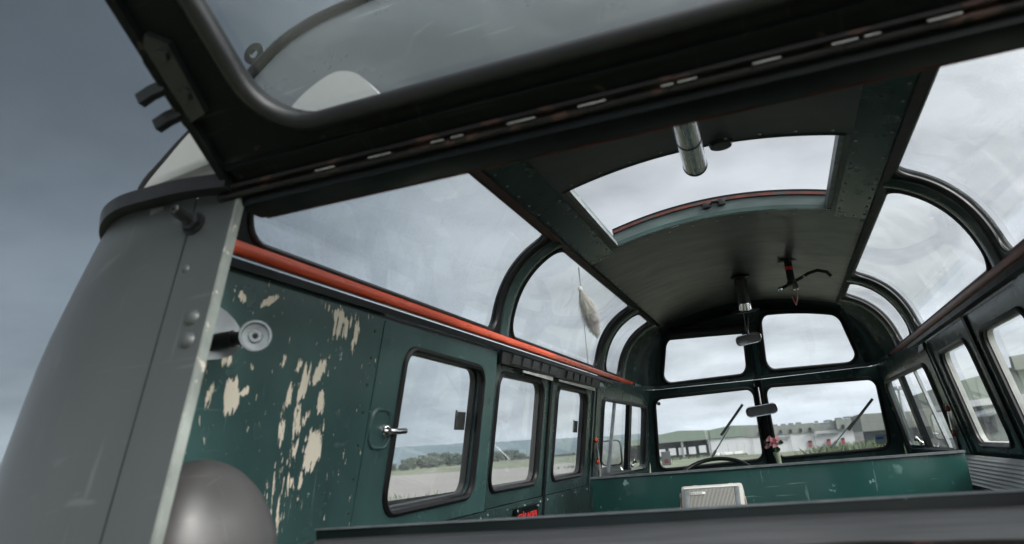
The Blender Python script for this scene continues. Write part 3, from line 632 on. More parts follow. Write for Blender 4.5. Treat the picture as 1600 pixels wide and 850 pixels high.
b = MB(); b.sweep([upf(0.02, 0.0, -0.006), upf(0.02, 0.16, -0.006), upf(0.02, 0.31, -0.006)], [(-0.02, -0.008), (0.02, -0.008), (0.014, 0.014), (-0.014, 0.014)], refup=(0, -1, 0)); b.build('centre_post', M_greend, bus, smooth=False)
# closing brow between the ceiling and the front panel
b = MB(); b.grid(lambda u, v: ceil(-0.5+1.0*u, 3.49, 0)*(1-v)**2 + Vector((-0.5+1.0*u, 3.56, zc(-0.5+u)-0.005))*(2*v*(1-v)) + Vector((-0.5+1.0*u, 3.573, zc(-0.5+u)-0.05))*v*v, 20, 6); b.build('brow_panel', M_black, bus)
# ledge with screw heads between the upper and lower panes
b = MB(); path = [(-0.70, 3.52, 1.655), (-0.66, 3.66, 1.645), (-0.60, 3.715, 1.638), (0.0, 3.755, 1.637), (0.60, 3.715, 1.638), (0.66, 3.66, 1.645), (0.70, 3.52, 1.655)]
b.sweep(path, [(-0.02, -0.009), (0.016, -0.009), (0.016, 0.009), (-0.02, 0.009)])
for i in range(9):
    x = -0.56+0.14*i; b.lathe((x, 3.755-0.066*abs(x)-0.018, 1.638), (0, -1, 0.2), [(0, 0.004), (0.004, 0.003), (0.005, 0)], 8, mi=0)
b.build('screw_ledge', M_greend, bus, smooth=False)
# windscreen ---------------------------------------------------------------
def wsf(u, v, w):      # v 0..0.47 up the rake
    t = v/0.47
    return Vector((u*(1-0.045*t), 3.98-0.125*abs(u)-0.145*t+w, 1.105+0.525*t))
for (xa, xb, i0) in ((-0.72, 0.0, [(-0.672, 0.035), (-0.036, 0.050), (-0.030, 0.432), (-0.650, 0.425)]), (0.0, 0.72, [(0.036, 0.050), (0.655, 0.062), (0.662, 0.412), (0.030, 0.432)])):
    b = MB(); loop, pts = ring_panel(b, [(xa, 0), (xb, 0), (xb, 0.47), (xa, 0.47)], i0, 0.05, wsf, 0.03, 6, 12)
    fr = b.build('windscreen_frame', M_greend, bus)
    seal('window_seal', loop, 0.0115, M_rub, fr, (0, 1, 0.3))
    b = MB(); b.poly([(p.x, p.y) for p in pts], lambda u, v, w: wsf(u, v, 0.014)); b.build('window_pane', M_glass, fr, smooth=False)
    if xa < 0:
        b = MB(); b.poly([(-0.648, 0.06), (-0.592, 0.06), (-0.592, 0.135), (-0.648, 0.135)], lambda u, v, w: wsf(u, v, 0.010+w), 0.002); sk = b.build('parking_slip', M_paper, fr, smooth=False)
        b = MB()
        for k, wd in enumerate((0.026, 0.03, 0.022)): b.poly([(-0.62-wd/2, 0.072+0.008*k), (-0.62+wd/2, 0.072+0.008*k), (-0.62+wd/2, 0.076+0.008*k), (-0.62-wd/2, 0.076+0.008*k)], lambda u, v, w: wsf(u, v, 0.0085), 0)
        b.build('printed_lines', M_redp, fr, smooth=False)
        b = MB(); b.lathe(wsf(-0.625, 0.395, 0.008), (0, -1, 0), [(0, 0.001), (0.011, 0.001), (0.011, 0)], 16); b.build('round_sticker', M_rubg, fr)
    else:
        b = MB(); b.poly([(0.585, 0.085), (0.642, 0.085), (0.642, 0.135), (0.585, 0.135)], lambda u, v, w: wsf(u, v, 0.010+w), 0.002); b.build('badge_sticker', M_frame, fr, smooth=False)
        b = MB(); b.poly([(0.590, 0.108), (0.628, 0.108), (0.628, 0.122), (0.590, 0.122)], lambda u, v, w: wsf(u, v, 0.0085), 0); b.build('blue_print_band', M_blue, fr, smooth=False)
b = MB(); b.sweep([wsf(0, 0.02, -0.012), wsf(0, 0.24, -0.012), wsf(0, 0.47, -0.012)], [(-0.024, -0.004), (0.024, -0.004), (0.016, 0.014), (-0.016, 0.014)], refup=(0, -1, 0)); b.build('windscreen_pillar', M_black, bus, smooth=False)
# dashboard cowl under the windscreen
b = MB(); b.grid(lambda u, v: Vector((-0.70+1.4*u, 3.965-0.125*abs(-0.7+1.4*u)-0.30*v, 1.112-0.02*v-0.10*v*v)), 20, 6)
b.sweep([(-0.70, 3.58, 1.03), (0, 3.68, 1.03), (0.70, 3.58, 1.03)], [(-0.02, -0.08), (0.02, -0.08), (0.02, 0.012), (-0.02, 0.012)]); b.build('dashboard', M_green, bus)
# lower front skin so the bus is closed
b = MB(); b.grid(lambda u, v: Vector((-0.72+1.44*u, 4.02-0.125*abs(-0.72+1.44*u)+0.10*math.sin(math.pi*v*0.6), 1.10-0.8*v)), 16, 6); b.build('front_skin', M_body, bus)

# wipers -------------------------------------------------------------------
def wiper(p0, p1, ba, bb):
    b = MB(); b.tube([p0, p1], 0.0042, n=6); w = b.build('windscreen_wiper', M_chrome, bus)
    b = MB(); b.sweep([ba, bb], [(-0.006, -0.007), (0.006, -0.007), (0.004, 0.007), (-0.004, 0.007)]); b.build('wiper_blade', M_dmet, w)
    b = MB(); b.lathe(p0, (Vector(p1)-Vector(p0)), [(0, -0.01), (0.009, -0.008), (0.009, 0.035), (0.004, 0.05), (0, 0.05)], 10); b.build('wiper_spindle', M_steel, w)
wiper(Vector((-0.343, 4.0, 1.205)), Vector((-0.212, 3.96, 1.37)), Vector((-0.270, 3.965, 1.325)), Vector((-0.112, 3.915, 1.497)))
wiper(Vector((0.351, 3.99, 1.205)), Vector((0.50, 3.95, 1.35)), Vector((0.455, 3.955, 1.292)), Vector((0.610, 3.90, 1.455)))

# mirrors inside -------------------------------------------------------------
def mirror(c, w, h, stem, yaw_=0.0, dark=False):
    b = MB(); rot = Matrix.Rotation(R(-5), 3, 'Y') @ Matrix.Rotation(yaw_, 3, 'Z') @ Matrix.Rotation(R(-2), 3, 'X')
    pts = [p for a4 in rquad([(-w/2, -h/2), (w/2, -h/2), (w/2, h/2), (-w/2, h/2)], h*0.44, 8) for p in a4]
    b.poly([(p.x, p.y) for p in pts], lambda u, v, q: Vector(c)+rot @ Vector((u, q, v)), 0.014)
    o = b.build('rear_view_mirror', M_dmet, bus, smooth=False)
    b = MB(); b.poly([(p.x*0.93, p.y*0.88) for p in pts], lambda u, v, q: Vector(c)+rot @ Vector((u, -0.0015, v)), 0); b.build('mirror_glass', M_mirror, o, smooth=False)
    b = MB(); b.tube([rot @ Vector(pt)+Vector(c) for pt in pts and [(p.x, -0.001, p.y) for p in pts]], 0.003, closed=True, n=6, refup=(0, 1, 0)); b.build('chrome_rim', M_chrome, o)
    b = MB(); b.tube(stem, 0.005, n=8); b.build('mirror_stem', M_steel, o); return o
M_mirror = mat('mirror_silver', (0.62, 0.63, 0.63), 0.10, 1.0, var=0.15, scale=30, rvar=0.06)
mirror((-0.003, 3.745, 1.445), 0.175, 0.058, [(-0.003, 3.755, 1.45), (-0.003, 3.80, 1.50), (-0.003, 3.83, 1.60)])
mirror((-0.004, 3.50, 1.838), 0.142, 0.056, [(-0.004, 3.51, 1.84), (0.0, 3.545, 1.90), (0.012, 3.56, 1.97)], R(-14))
b = MB(); b.poly([(-0.024, 1.588), (0.018, 1.588), (0.022, 1.605), (-0.003, 1.624), (-0.028, 1.605)], lambda u, v, w: Vector((u, 3.83+w, v)), 0.006)
for (x, z) in ((-0.02, 1.596), (0.015, 1.596), (-0.003, 1.616)): b.lathe((x, 3.83, z), (0, -1, 0), [(0, 0.004), (0.004, 0.003), (0.005, 0)], 8)
b.build('mirror_bracket', M_steel, bus, smooth=False)
# rolled sun blind over the left upper pane
b = MB(); b.sweep([(-0.452, 3.53, 1.925), (-0.23, 3.54, 1.918), (-0.014, 3.53, 1.906)], [(0.028*math.copysign(abs(math.cos(t))**0.7, math.cos(t))*0.5, 0.032*math.copysign(abs(math.sin(t))**0.7, math.sin(t))) for t in [2*math.pi*k/12 for k in range(12)]]); bl = b.build('sun_blind', M_dmet, bus)
b = MB(); b.tube([(-0.455, 3.525, 1.958), (-0.012, 3.525, 1.94)], 0.006); b.build('blind_rod', M_dmet, bl)
b = MB(); b.tube([(0.008, 2.90, 1.885), (0.0, 3.2, 1.88), (-0.004, 3.50, 1.866)], 0.0016, n=5); b.build('pull_cord', M_web, bus)
# steering wheel -------------------------------------------------------------
sw0 = Vector((-0.275, 3.30, 1.082)); sax = Vector((0, -0.56, 0.83)).normalized()
sa = Vector((1, 0, 0)); sb = sax.cross(sa)
b = MB(); b.tube([sw0 + (sa*math.cos(2*math.pi*k/48)+sb*math.sin(2*math.pi*k/48))*0.205 for k in range(48)], 0.0115, closed=True, n=10, refup=sax); swh = b.build('steering_wheel', M_dmet, bus)
b = MB()
for ang in (25, 155, 270): b.tube([sw0-sax*0.03, sw0+(sa*math.cos(R(ang))+sb*math.sin(R(ang)))*0.2], 0.006)
b.tube([sw0-sax*0.03, sw0-sax*0.35], 0.018); b.build('spokes', M_chrome, swh)
b = MB(); b.lathe(sw0-sax*0.03, sax, [(0.0, 0.03), (0.03, 0.026), (0.035, 0)], 16); b.build('horn_button', M_dmet, swh)

# cab sides: door windows with quarter light -----------------------------------
for sg in (-1, 1):
    A = Vector((sg*0.737, 2.77, 1.56)); B = Vector((sg*0.655, 3.80, 1.56)); C = Vector((sg*0.807, 2.77, 1.16))
    eu = (B-A)/1.03; ev = (A-C)/0.40; nn = Vector((sg*0.98, 0.08, 0.17)).normalized()
    def cf(u, v, w): return C + eu*(u-2.77) + ev*(v-1.16) + nn*w
    b = MB(); loop, pts = ring_panel(b, [(2.755, 1.06), (3.86, 1.06), (3.86, 1.64), (2.755, 1.64)], [(2.86, 1.165), (3.73, 1.172), (3.70, 1.53), (2.855, 1.545)], 0.04, cf, 0.03, 5, 10)
    cd = b.build('cab_door', M_greend, bus)
    seal('window_seal', loop, 0.011, M_rub, cd, nn)
    b = MB(); b.poly([(p.x, p.y) for p in pts], lambda u, v, w: cf(u, v, 0.014)); b.build('window_pane', M_glass, cd, smooth=False)
    b = MB(); b.sweep([cf(3.02, 1.165, 0.006), cf(3.07, 1.54, 0.006)], [(-0.012, -0.006), (0.012, -0.006), (0.012, 0.006), (-0.012, 0.006)], refup=nn); b.build('window_channel', M_steel, cd, smooth=False)
    b = MB(); b.sweep([cf(3.36, 1.165, 0.004), cf(3.34, 1.54, 0.004)], [(-0.024, -0.012), (0.024, -0.012), (0.024, 0.012), (-0.024, 0.012)], refup=nn); b.build('quarter_light_post', M_black, cd, smooth=False)
    b = MB(); b.sweep([cf(3.40, 1.18, -0.004), cf(3.66, 1.18, -0.004)], [(-0.006, -0.008), (0.006, -0.008), (0.006, 0.008), (-0.006, 0.008)]); h0 = cf(3.40, 1.20, -0.015); b.tube([h0, h0+Vector((-sg*0.02, 0.0, 0.03)), h0+Vector((-sg*0.03, -0.05, 0.02))], 0.007); b.ball(h0, 0.012); b.build('quarter_light_catch', M_chrome, cd)
    # lower door face
    b = MB(); b.poly([(2.76, 0.5), (3.84, 0.5), (3.84, 1.06), (2.76, 1.06)], cf, 0.03); b.build('cab_door_lower', M_greend, bus, smooth=False)
    # header above cab door up to the rail
    b = MB(); b.grid(lambda u, v: Vector((sg*(0.722-0.06*u**2-0.0*v), 2.74+1.05*u, 1.60+0.055*v)), 10, 2); b.build('cab_header', M_greend, bus)
    # outside mirror
    b = MB(); mc = Vector((sg*0.90, 3.62, 1.275)); pts = [p for a4 in rquad([(-0.065, -0.075), (0.065, -0.075), (0.065, 0.075), (-0.065, 0.075)], 0.025, 6) for p in a4]
    b.poly([(p.x, p.y) for p in pts], lambda u, v, w: mc + Vector((u, w, v)), 0.02); om = b.build('outside_mirror', M_dmet, bus, smooth=False)
    b = MB(); b.poly([(p.x*0.9, p.y*0.9) for p in pts], lambda u, v, w: mc + Vector((u, -0.001, v)), 0); b.build('mirror_glass', M_mirror, om, smooth=False)
    b = MB(); b.tube([mc+Vector((0, 0.02, 0)), mc+Vector((-sg*0.04, 0.06, -0.10)), mc+Vector((-sg*0.12, 0.06, -0.2))], 0.007); b.build('mirror_arm', M_chrome, om)
    # seat belt on the pillar
    b = MB(); f0 = wall_fn(sg)
    b.sweep([f0(2.72, 1.36, -0.012), f0(2.74, 1.28, -0.02), f0(2.78, 1.20, -0.03), f0(2.80, 1.10, -0.03)], [(-0.022, -0.0012), (0.022, -0.0012), (0.022, 0.0012), (-0.022, 0.0012)], refup=(sg, 0, 0)); sbelt = b.build('seat_belt', M_web, bus)
    b = MB(); b.sweep([f0(2.70, 1.335, -0.02), f0(2.715, 1.26, -0.03)], [(-0.012, -0.006), (0.012, -0.006), (0.012, 0.006), (-0.012, 0.006)], refup=(sg, 0, 0)); b.build('belt_buckle', M_chrome, sbelt)
    for (y, z, w_) in ((2.70, 1.345, -0.02), (2.72, 1.245, -0.03)):
        b = MB(); b.ball(f0(y, z, w_), 0.014, sc=(0.7, 1.1, 1)); b.build('buckle_end', M_orange if sg < 0 else M_redd, sbelt)

# partition behind the driver ----------------------------------------------------
b = MB(); b.box((0.0, 2.40, 0.87), (1.44, 0.035, 0.605), bev=0.008); part = b.build('seat_partition', None, bus)
part.data.materials.clear()
M_part = mat('glossy_green_paint', (0.018, 0.076, 0.068), 0.24, scr=(0.22, 0.36, 0.34), scr_t=0.69, var=0.25, scale=3.5, chips=(0.25, 0.42, 0.39), chip_amt=0.64, chip_scale=13, stretch=(1, 1, 0.75), bump=0.05, bscale=12, coat=0.2)
part.data.materials.append(M_part)
b = MB(); b.sweep([(-0.72, 2.385, 1.176), (0.72, 2.385, 1.176)], [(-0.009, -0.004), (0.009, -0.004), (0.009, 0.005), (-0.009, 0.005)]); b.build('worn_top_edge', M_zinc, part, smooth=False)
# door card on the right
b = MB(); fn = wall_fn(1)
def cush(u, v):
    y = 1.60+1.29*u; z = 1.055+0.098*v; bulge = (0.014+0.075*(1-v)**0.9)*min(1, v/0.10)**0.5*min(1, (1-v)/0.04+0.35)*min(1, (1-u)/0.03+0.25)
    rib = 0.0018*math.cos(2*math.pi*v*9)
    return fn(y, z-0.03*max(0, u-0.94)/0.06*(0), -0.004-bulge-rib)
b.grid(cush, 24, 54); b.build('ribbed_armrest', M_cush, bus, angle=60)
# floor, so the cabin is closed underneath
b = MB(); b.box((0, 1.95, 0.55), (1.55, 3.8, 0.04)); b.build('cabin_floor', M_dmet, bus, smooth=False)

# sign on the trim board ----------------------------------------------------------
fn = wall_fn(-1)
b = MB(); b.poly([(1.66, 0.995), (1.90, 0.995), (1.90, 1.118), (1.66, 1.118)], lambda u, v, w: fn(u, v, w), -0.0115); sg_ = b.build('warning_plate', M_black, bus, smooth=False)
xd = fn(1, 1, 0)-fn(0, 1, 0); yd = fn(0, 1, 0)-fn(0, 0, 0)
text('sign_lettering', 'STÅR INDEN', 0.036, fn(1.678, 1.073, -0.0125), xd, yd, M_redp, sg_)
text('sign_lettering', 'FOR DØREN', 0.036, fn(1.692, 1.026, -0.0125), xd, yd, M_redp, sg_)
for (y, z) in ((1.668, 1.11), (1.892, 1.11)):
    b = MB(); b.lathe(fn(y, z, -0.0115), fn(0, 0, -1)-fn(0, 0, 0), [(0, 0.004), (0.004, 0.003), (0.005, 0)], 8); b.build('sign_screw', M_steel, sg_)
fn = wall_fn(-1)

# rear shelf with its raised lip -----------------------------------------------------
b = MB(); NXX = 60
def near_y(x): return 0.128 + 0.003*math.sin(x*37+1.2)*math.sin(x*17) + 0.030*math.exp(-((x-0.15)/0.09)**2) - 0.004*math.exp(-((x-0.235)/0.02)**2)
b.grid(lambda u, v: Vector((-0.66+1.32*u, near_y(-0.66+1.32*u)*(1-v)+0.305*v, 1.159+0.018*v**0.8+0.001*math.sin(14*u)*v)), NXX, 6)
sh = b.build('rear_shelf', M_shelf, bus, angle=60)
b = MB(); b.box((0, 0.318, 1.150), (1.336, 0.026, 0.086), bev=0.004); b.build('shelf_lip', M_lip, sh)
b = MB(); b.sweep([(-0.667, 0.306, 1.1935), (0.667, 0.306, 1.1935)], [(-0.001, -0.0018), (0.004, -0.0018), (0.004, 0.0012), (-0.001, 0.0012)]); b.build('worn_lip_edge', M_zinc, sh, smooth=False)
b = MB(); b.tube([Vector((-0.66+1.32*k/NXX, near_y(-0.66+1.32*k/NXX)-0.002, 1.1575)) for k in range(NXX+1)], 0.0028, n=8); b.build('edge_beading', M_rust, sh)
b = MB(); b.grid(lambda u, v: Vector((-0.66+1.32*u, near_y(-0.66+1.32*u)+0.0-0.16*v*v, 1.155-0.30*v)), NXX, 8); b.build('rear_fascia', M_body, sh)
b = MB(); b.box((-0.66, 0.23, 1.05), (0.02, 0.16, 0.25)); b.box((0.66, 0.23, 1.05), (0.02, 0.16, 0.25)); b.box((0, 0.3, 0.9), (1.55, 0.02, 0.5)); b.box((-0.735, 0.15, 1.075), (0.14, 0.28, 0.02)); b.build('shelf_support', M_dmet, sh, smooth=False)

# rear bodywork beside and above the tailgate ------------------------------------------
SL = 0.28
def yr(z): return -SL*(1.69-z)
Z0, Z1 = 0.55, 1.716
rot_edge = lambda z: 0.578 - 0.0*(1.69-z)
for sg in (-1, 1):
    # flat strip next to the opening
    b = MB(); b.grid(lambda u, v: Vector((sg*(0.578+0.074*u), yr(Z0+(Z1-Z0)*v)-0.0, Z0+(Z1-Z0)*v)), 2, 12)
    b.grid(lambda u, v: Vector((sg*(0.578+0.074*u), yr(Z0+(Z1-Z0)*v)+0.012, Z0+(Z1-Z0)*v)), 2, 12)
    strip = b.build('tailgate_pillar', M_body, bus)
    b = MB(); b.sweep([(sg*0.576, yr(z)+0.007, z) for z in (Z0, 1.1, 1.3, 1.5, 1.685)], [(-0.003, -0.0065), (0.003, -0.0065), (0.003, 0.0065), (-0.003, 0.0065)], refup=(0, 1, 0)); b.build('pillar_flange', M_edge, strip, smooth=False)
    # inner return of the pillar to the wall
    b = MB(); b.grid(lambda u, v: Vector((sg*(0.584+0.0*u), yr(Z0+(Z1-Z0)*v)+0.016, 0)) + Vector((sg*u*(W0+(ZB-(Z0+(Z1-Z0)*v))*TAN-0.584), u*0.03, Z0+(Z1-Z0)*v)), 4, 12); b.build('pillar_inner_skin', M_greend, strip)
    # seam gap
    b = MB(); b.tube([(sg*0.6535, yr(z)+0.0015, z) for z in (Z0, 1.1, 1.3, 1.5, 1.693)], 0.0022, n=6); b.build('panel_gap', M_black, strip)
    # rounded rear corner
    def cor2(u, v):
        z = Z0+(Z1-Z0)*v; t = u*math.pi/2
        bul = 0.018*math.sin(math.pi*min(1, max(0, 1.716-z)/0.9)) 
        cx = 0.315+0.055*min(1, max(0, 1.716-z)/0.22)**0.8+bul
        return Vector((sg*(0.655+cx*math.sin(t)**0.667), yr(z)+0.30*(1-max(0, math.cos(t))**0.667), z))
    b = MB(); b.grid(lambda u, v: cor2(u**1.5 if u < 1 else 1, v), 40, 24); b.build('rear_corner_panel', M_body, bus, angle=70)
    b = MB(); b.grid(lambda u, v: Vector((sg*(1.015-0.155*min(1, u*4)), -SL*(1.69-(Z0+(Z1-Z0)*v))*max(0, 1-u*6)+0.30+3.5*u, Z0+(Z1-Z0)*v*(0.56+0.44*max(0, 1-u*6)))), 24, 8); b.build('outer_side_skin', M_body, bus, angle=60)
    # rain gutter wrapping round the corner
    g0 = [(0.575, -0.014, 1.700), (0.66, -0.014, 1.708), (0.74, -0.004, 1.714), (0.80, 0.008, 1.718), (0.85, 0.028, 1.716), (0.89, 0.058, 1.708), (0.918, 0.10, 1.696), (0.935, 0.16, 1.686), (0.90, 0.45, 1.685), (0.85, 1.1, 1.683), (0.84, 3.3, 1.683)]
    gp = [(sg*q[0], q[1], q[2]) for q in fine3(g0, 4)]
    b = MB(); b.sweep(gp, [(-0.016, -0.014), (0.008, -0.016), (0.012, -0.008), (0.011, 0.006), (-0.016, 0.007)]); b.build('rain_gutter', M_rub, bus, angle=50)
    # stud with nut, and rivets
    n_ = Vector((0, -1, -SL)).normalized(); n_ = Vector((0, -0.963, 0.27))
    def onstrip(x, z): return Vector((sg*x, yr(z), z))
    b = MB(); c0 = onstrip(0.645, 1.648)
    b.lathe(c0, n_, [(0.0185, 0), (0.019, 0.003), (0.0, 0.003)], 16); b.lathe(c0, n_, [(0.015, 0.003), (0.015, 0.010), (0.008, 0.011), (0.0085, 0.04), (0.0065, 0.042), (0.003, 0.042), (0.003, 0.036), (0, 0.036)], 6); st_ = b.build('threaded_stud', M_dmet, strip, angle=20)
    for (x, z, r_) in ((0.638, 1.575, 0.006), (0.603, 1.497, 0.0115), (0.601, 1.465, 0.0115)):
        b = MB(); b.lathe(onstrip(x, z), n_, [(0, r_*0.55), (r_*0.6, r_*0.45), (r_, r_*0.1), (r_*1.05, 0)], 14); b.build('rivet', M_body, strip)
BRK = [(-0.735, 1.562), (-0.698, 1.555), (-0.670, 1.52), (-0.672, 1.484), (-0.694, 1.470), (-0.74, 1.468)]
# tailgate buffer: bracket, arm and disc (left pillar)
b = MB()
b.poly([(p.x, p.y) for p in fine3([BRK[k] for k in range(len(BRK))], 3)], lambda u, v, w: Vector((-0.735+(u+0.735)*0.75+w, 0.070+(u+0.735)*0.9, v)), 0.005); br = b.build('buffer_bracket', M_zinc, bus)
b = MB(); a0 = Vector((-0.700, 0.105, 1.500)); a1 = Vector((-0.632, 0.098, 1.494)); b.tube([a0, a1], 0.0105, n=14); b.tube([a0+Vector((-0.02, -0.01, -0.005)), a0+Vector((0.03, -0.004, -0.003))], 0.0135, n=12); b.build('buffer_arm', M_dmet, br)
dx = (CAM*0 + Vector((0.62, -0.78, -0.05))).normalized()
b = MB(); b.lathe(Vector((-0.627, 0.100, 1.494)), dx, [(0, 0.0), (0.019, 0.0), (0.0235, 0.003), (0.0245, 0.012), (0.0235, 0.0155), (0.0205, 0.0155), (0.0195, 0.009), (0.0105, 0.008), (0.0095, 0.013), (0.0045, 0.013), (0.004, 0.010), (0, 0.010)], 32); b.build('buffer_disc', M_zinc, br)
b = MB(); b.lathe(Vector((-0.627, 0.100, 1.494)), dx, [(0, 0.0145), (0.004, 0.0135), (0.0045, 0.010)], 12); b.build('disc_rivet', M_rust, br)

# header over the opening
b = MB(); b.box((0, 0.032, 1.6835), (1.17, 0.058, 0.036), bev=0.004); hd = b.build('tailgate_header', M_black, bus)
b = MB(); b.sweep([(-0.575, 0.061, 1.6665), (0.575, 0.061, 1.6665)], [(-0.002, -0.0015), (0.002, -0.0015), (0.002, 0.0015), (-0.002, 0.0015)]); b.build('header_edge', M_seal, hd, smooth=False)
# closed rear end of the raised roof: dark domed panel, rubber rim, lug, pale lower cowls
RIM = [(-0.95, 1.73), (-0.92, 1.81), (-0.87, 1.853), (-0.82, 1.890), (-0.762, 1.926), (-0.70, 1.967), (-0.655, 2.0), (-0.61, 2.028), (-0.56, 2.045), (-0.517, 2.053), (-0.39, 2.068), (-0.2, 2.088)]
RIM = RIM + [(0, 2.096)] + [(-x, z) for (x, z) in RIM[::-1]]
from bisect import bisect
def fine(pts, k=4):
    o = []
    for i in range(len(pts)-1):
        p0 = Vector(pts[max(0, i-1)]); p1 = Vector(pts[i]); p2 = Vector(pts[i+1]); p3 = Vector(pts[min(len(pts)-1, i+2)])
        for j in range(k):
            t = j/k; o.append(0.5*((2*p1)+(p2-p0)*t+(2*p0-5*p1+4*p2-p3)*t*t+(3*p1-p0-3*p2+p3)*t**3))
    o.append(Vector(pts[-1])); return o
RF = fine(RIM)
cenp = Vector((0, 1.80))
b = MB(); nR = 10
vs = []; 
for p in RF:
    for k in range(nR+1):
        t = k/nR; q = cenp.lerp(p, t) if True else p
        vs.append(Vector((q.x, 0.15-0.07*(1-t**2.2), q.y)))
b.add(vs, [(i*(nR+1)+k, (i+1)*(nR+1)+k, (i+1)*(nR+1)+k+1, i*(nR+1)+k+1) for i in range(len(RF)-1) for k in range(nR)])
b.add([Vector((-0.95, 0.15, 1.73)), Vector((0, 0.08, 1.80)), Vector((0.95, 0.15, 1.73)), Vector((0, 0.06, 1.70))], [(0, 1, 3), (1, 2, 3)])
M_bulk = mat('blue_grey_roof_enamel', (0.085, 0.097, 0.106), 0.30, scr=(0.2, 0.21, 0.22), scr_t=0.70, var=0.12, scale=3, chips=(0.25, 0.26, 0.27), chip_amt=0.75, chip_scale=50)
bulk = b.build('roof_end_panel', M_bulk, bus, angle=80)
b = MB(); b.tube([Vector((p.x, 0.145, p.y)) for p in RF[4:-4]], 0.010, n=10, refup=(0, 1, 0)); b.build('rubber_rim', M_rub, bulk)
b = MB(); lug = Vector((-0.672, 0.145, 2.020)); t_ = Vector((0.55, 0, 0.83))
b.poly([(0.026*math.cos(2*math.pi*k/20), 0.026*math.sin(2*math.pi*k/20)) for k in range(20)], lambda u, v, w: lug+Vector((u, w, v)), 0.006)
lg = MB(); K = 24; vs = []
for k in range(K):
    d = Vector((math.cos(2*math.pi*k/K), 0, math.sin(2*math.pi*k/K)))
    for (r_, w) in ((0.021, -0.003), (0.021, 0.003), (0.0085, 0.003), (0.0085, -0.003)): vs.append(lug+d*r_+Vector((0, w, 0)))
lg.add(vs, [(k*4+q, k*4+(q+1) % 4, ((k+1) % K)*4+(q+1) % 4, ((k+1) % K)*4+q) for k in range(K) for q in range(4)]); lg.build('lifting_lug', M_dmet, bulk)
for sg in (-1, 1):
    OUT = [(-0.90, 1.725), (-0.862, 1.782), (-0.80, 1.822), (-0.745, 1.853), (-0.70, 1.868), (-0.65, 1.845), (-0.60, 1.785), (-0.565, 1.795), (-0.534, 1.823), (-0.499, 1.85), (-0.458, 1.868), (-0.43, 1.869), (-0.402, 1.855), (-0.376, 1.824), (-0.35, 1.79), (-0.30, 1.735), (-0.25, 1.706)]
    OUT = [(p.x, p.y) for p in fine(OUT, 3)] 
    b = MB(); b.poly([(x if sg < 0 else -x, z) for (x, z) in OUT], lambda u, v, w: Vector((u, 0.05+w+max(0, abs(u)-0.6)*0.16, v)), 0.03); b.build('roof_corner_cowl', M_bodyl, bus, angle=50)

# raised tailgate ------------------------------------------------------------------
hb_ = Vector((0, -0.77, 0.64)).normalized(); hn = Vector((0, -0.64, -0.77)).normalized()   # along the leaf, and towards the camera side
HO = Vector((0, -0.004, 1.690))
def hf(u, v, w): return HO + Vector((u, 0, 0)) + hb_*v + hn*(w + 0.0)
b = MB(); loop, pts = ring_panel(b, [(-0.585, 0.0), (0.585, 0.0), (0.585, 0.62), (-0.585, 0.62)], [(-0.478, 0.068), (0.478, 0.068), (0.490, 0.54), (-0.490, 0.54)], [0.085, 0.085, 0.09, 0.09], hf, -0.028, 8, 14)
hat = b.build('tailgate', M_hatch, bus)
seal('window_seal', [p+hn*0.003 for p in loop], 0.0125, M_rub, hat, hn, 10)
# inner pressed rib, and the outer edge flange
b = MB(); b.sweep([hf(-0.578, 0.02, 0.004), hf(-0.578, 0.60, 0.004)], [(-0.006, -0.004), (0.006, -0.004), (0.006, 0.008), (-0.006, 0.008)], refup=hn); b.sweep([hf(0.578, 0.02, 0.004), hf(0.578, 0.60, 0.004)], [(-0.006, -0.004), (0.006, -0.004), (0.006, 0.008), (-0.006, 0.008)], refup=hn)
b.sweep([hf(-0.57, 0.036, 0.003), hf(0.57, 0.036, 0.003)], [(-0.004, -0.004), (0.004, -0.004), (0.003, 0.006), (-0.003, 0.006)], refup=hn); b.build('pressed_flange', M_hatch, hat, smooth=False)
b = MB(); b.poly([(p.x, p.y) for p in pts], lambda u, v, w: hf(u, v, -0.012)); b.build('window_pane', M_rearglass, hat, smooth=False)
b = MB()
for k in range(13):
    x = -0.56+1.12*k/12; b.tube([(x-0.0462, -0.006, 1.681), (x+0.0462, -0.006, 1.681)], 0.0052, n=10, mi=0)
b.box((0, 0.001, 1.686), (1.16, 0.008, 0.012)); b.box((0, -0.012, 1.690), (1.16, 0.012, 0.005))
for (x, w_) in ((-0.42, 0.030), (-0.335, 0.034), (-0.250, 0.018), (-0.222, 0.016), (-0.135, 0.036), (-0.045, 0.034), (0.045, 0.014), (0.068, 0.022), (0.155, 0.030), (0.235, 0.026), (0.262, 0.016), (0.33, 0.032)):
    b.box((x, -0.0138, 1.6835), (w_, 0.003, 0.0018), mi=1)  # painted glints of light along the hinge
b.build('piano_hinge', [M_rust, M_glint], hat)
# catch with two prongs on the left edge
b = MB(); c0 = hf(-0.575, 0.19, 0.006)
b.poly([(-0.020, 0.11), (0.022, 0.12), (0.028, 0.215), (0.006, 0.235), (-0.020, 0.205)], lambda u, v, w: hf(-0.566+u, v, w), 0.012)
for v in (0.128, 0.166):
    p_ = hf(-0.582, v, 0.006); b.sweep([p_, p_+Vector((-0.018, -0.004, -0.006)), p_+Vector((-0.036, -0.006, -0.014))], [(-0.006, -0.008), (0.006, -0.008), (0.006, 0.008), (-0.006, 0.008)], refup=(0, 0, 1))
for (u, v) in ((-0.556, 0.15), (-0.552, 0.205)): b.lathe(hf(u, v, 0.012), hn, [(0, 0.007), (0.009, 0.006), (0.010, 0)], 6)
b.build('locking_catch', M_dmet, hat, angle=20)

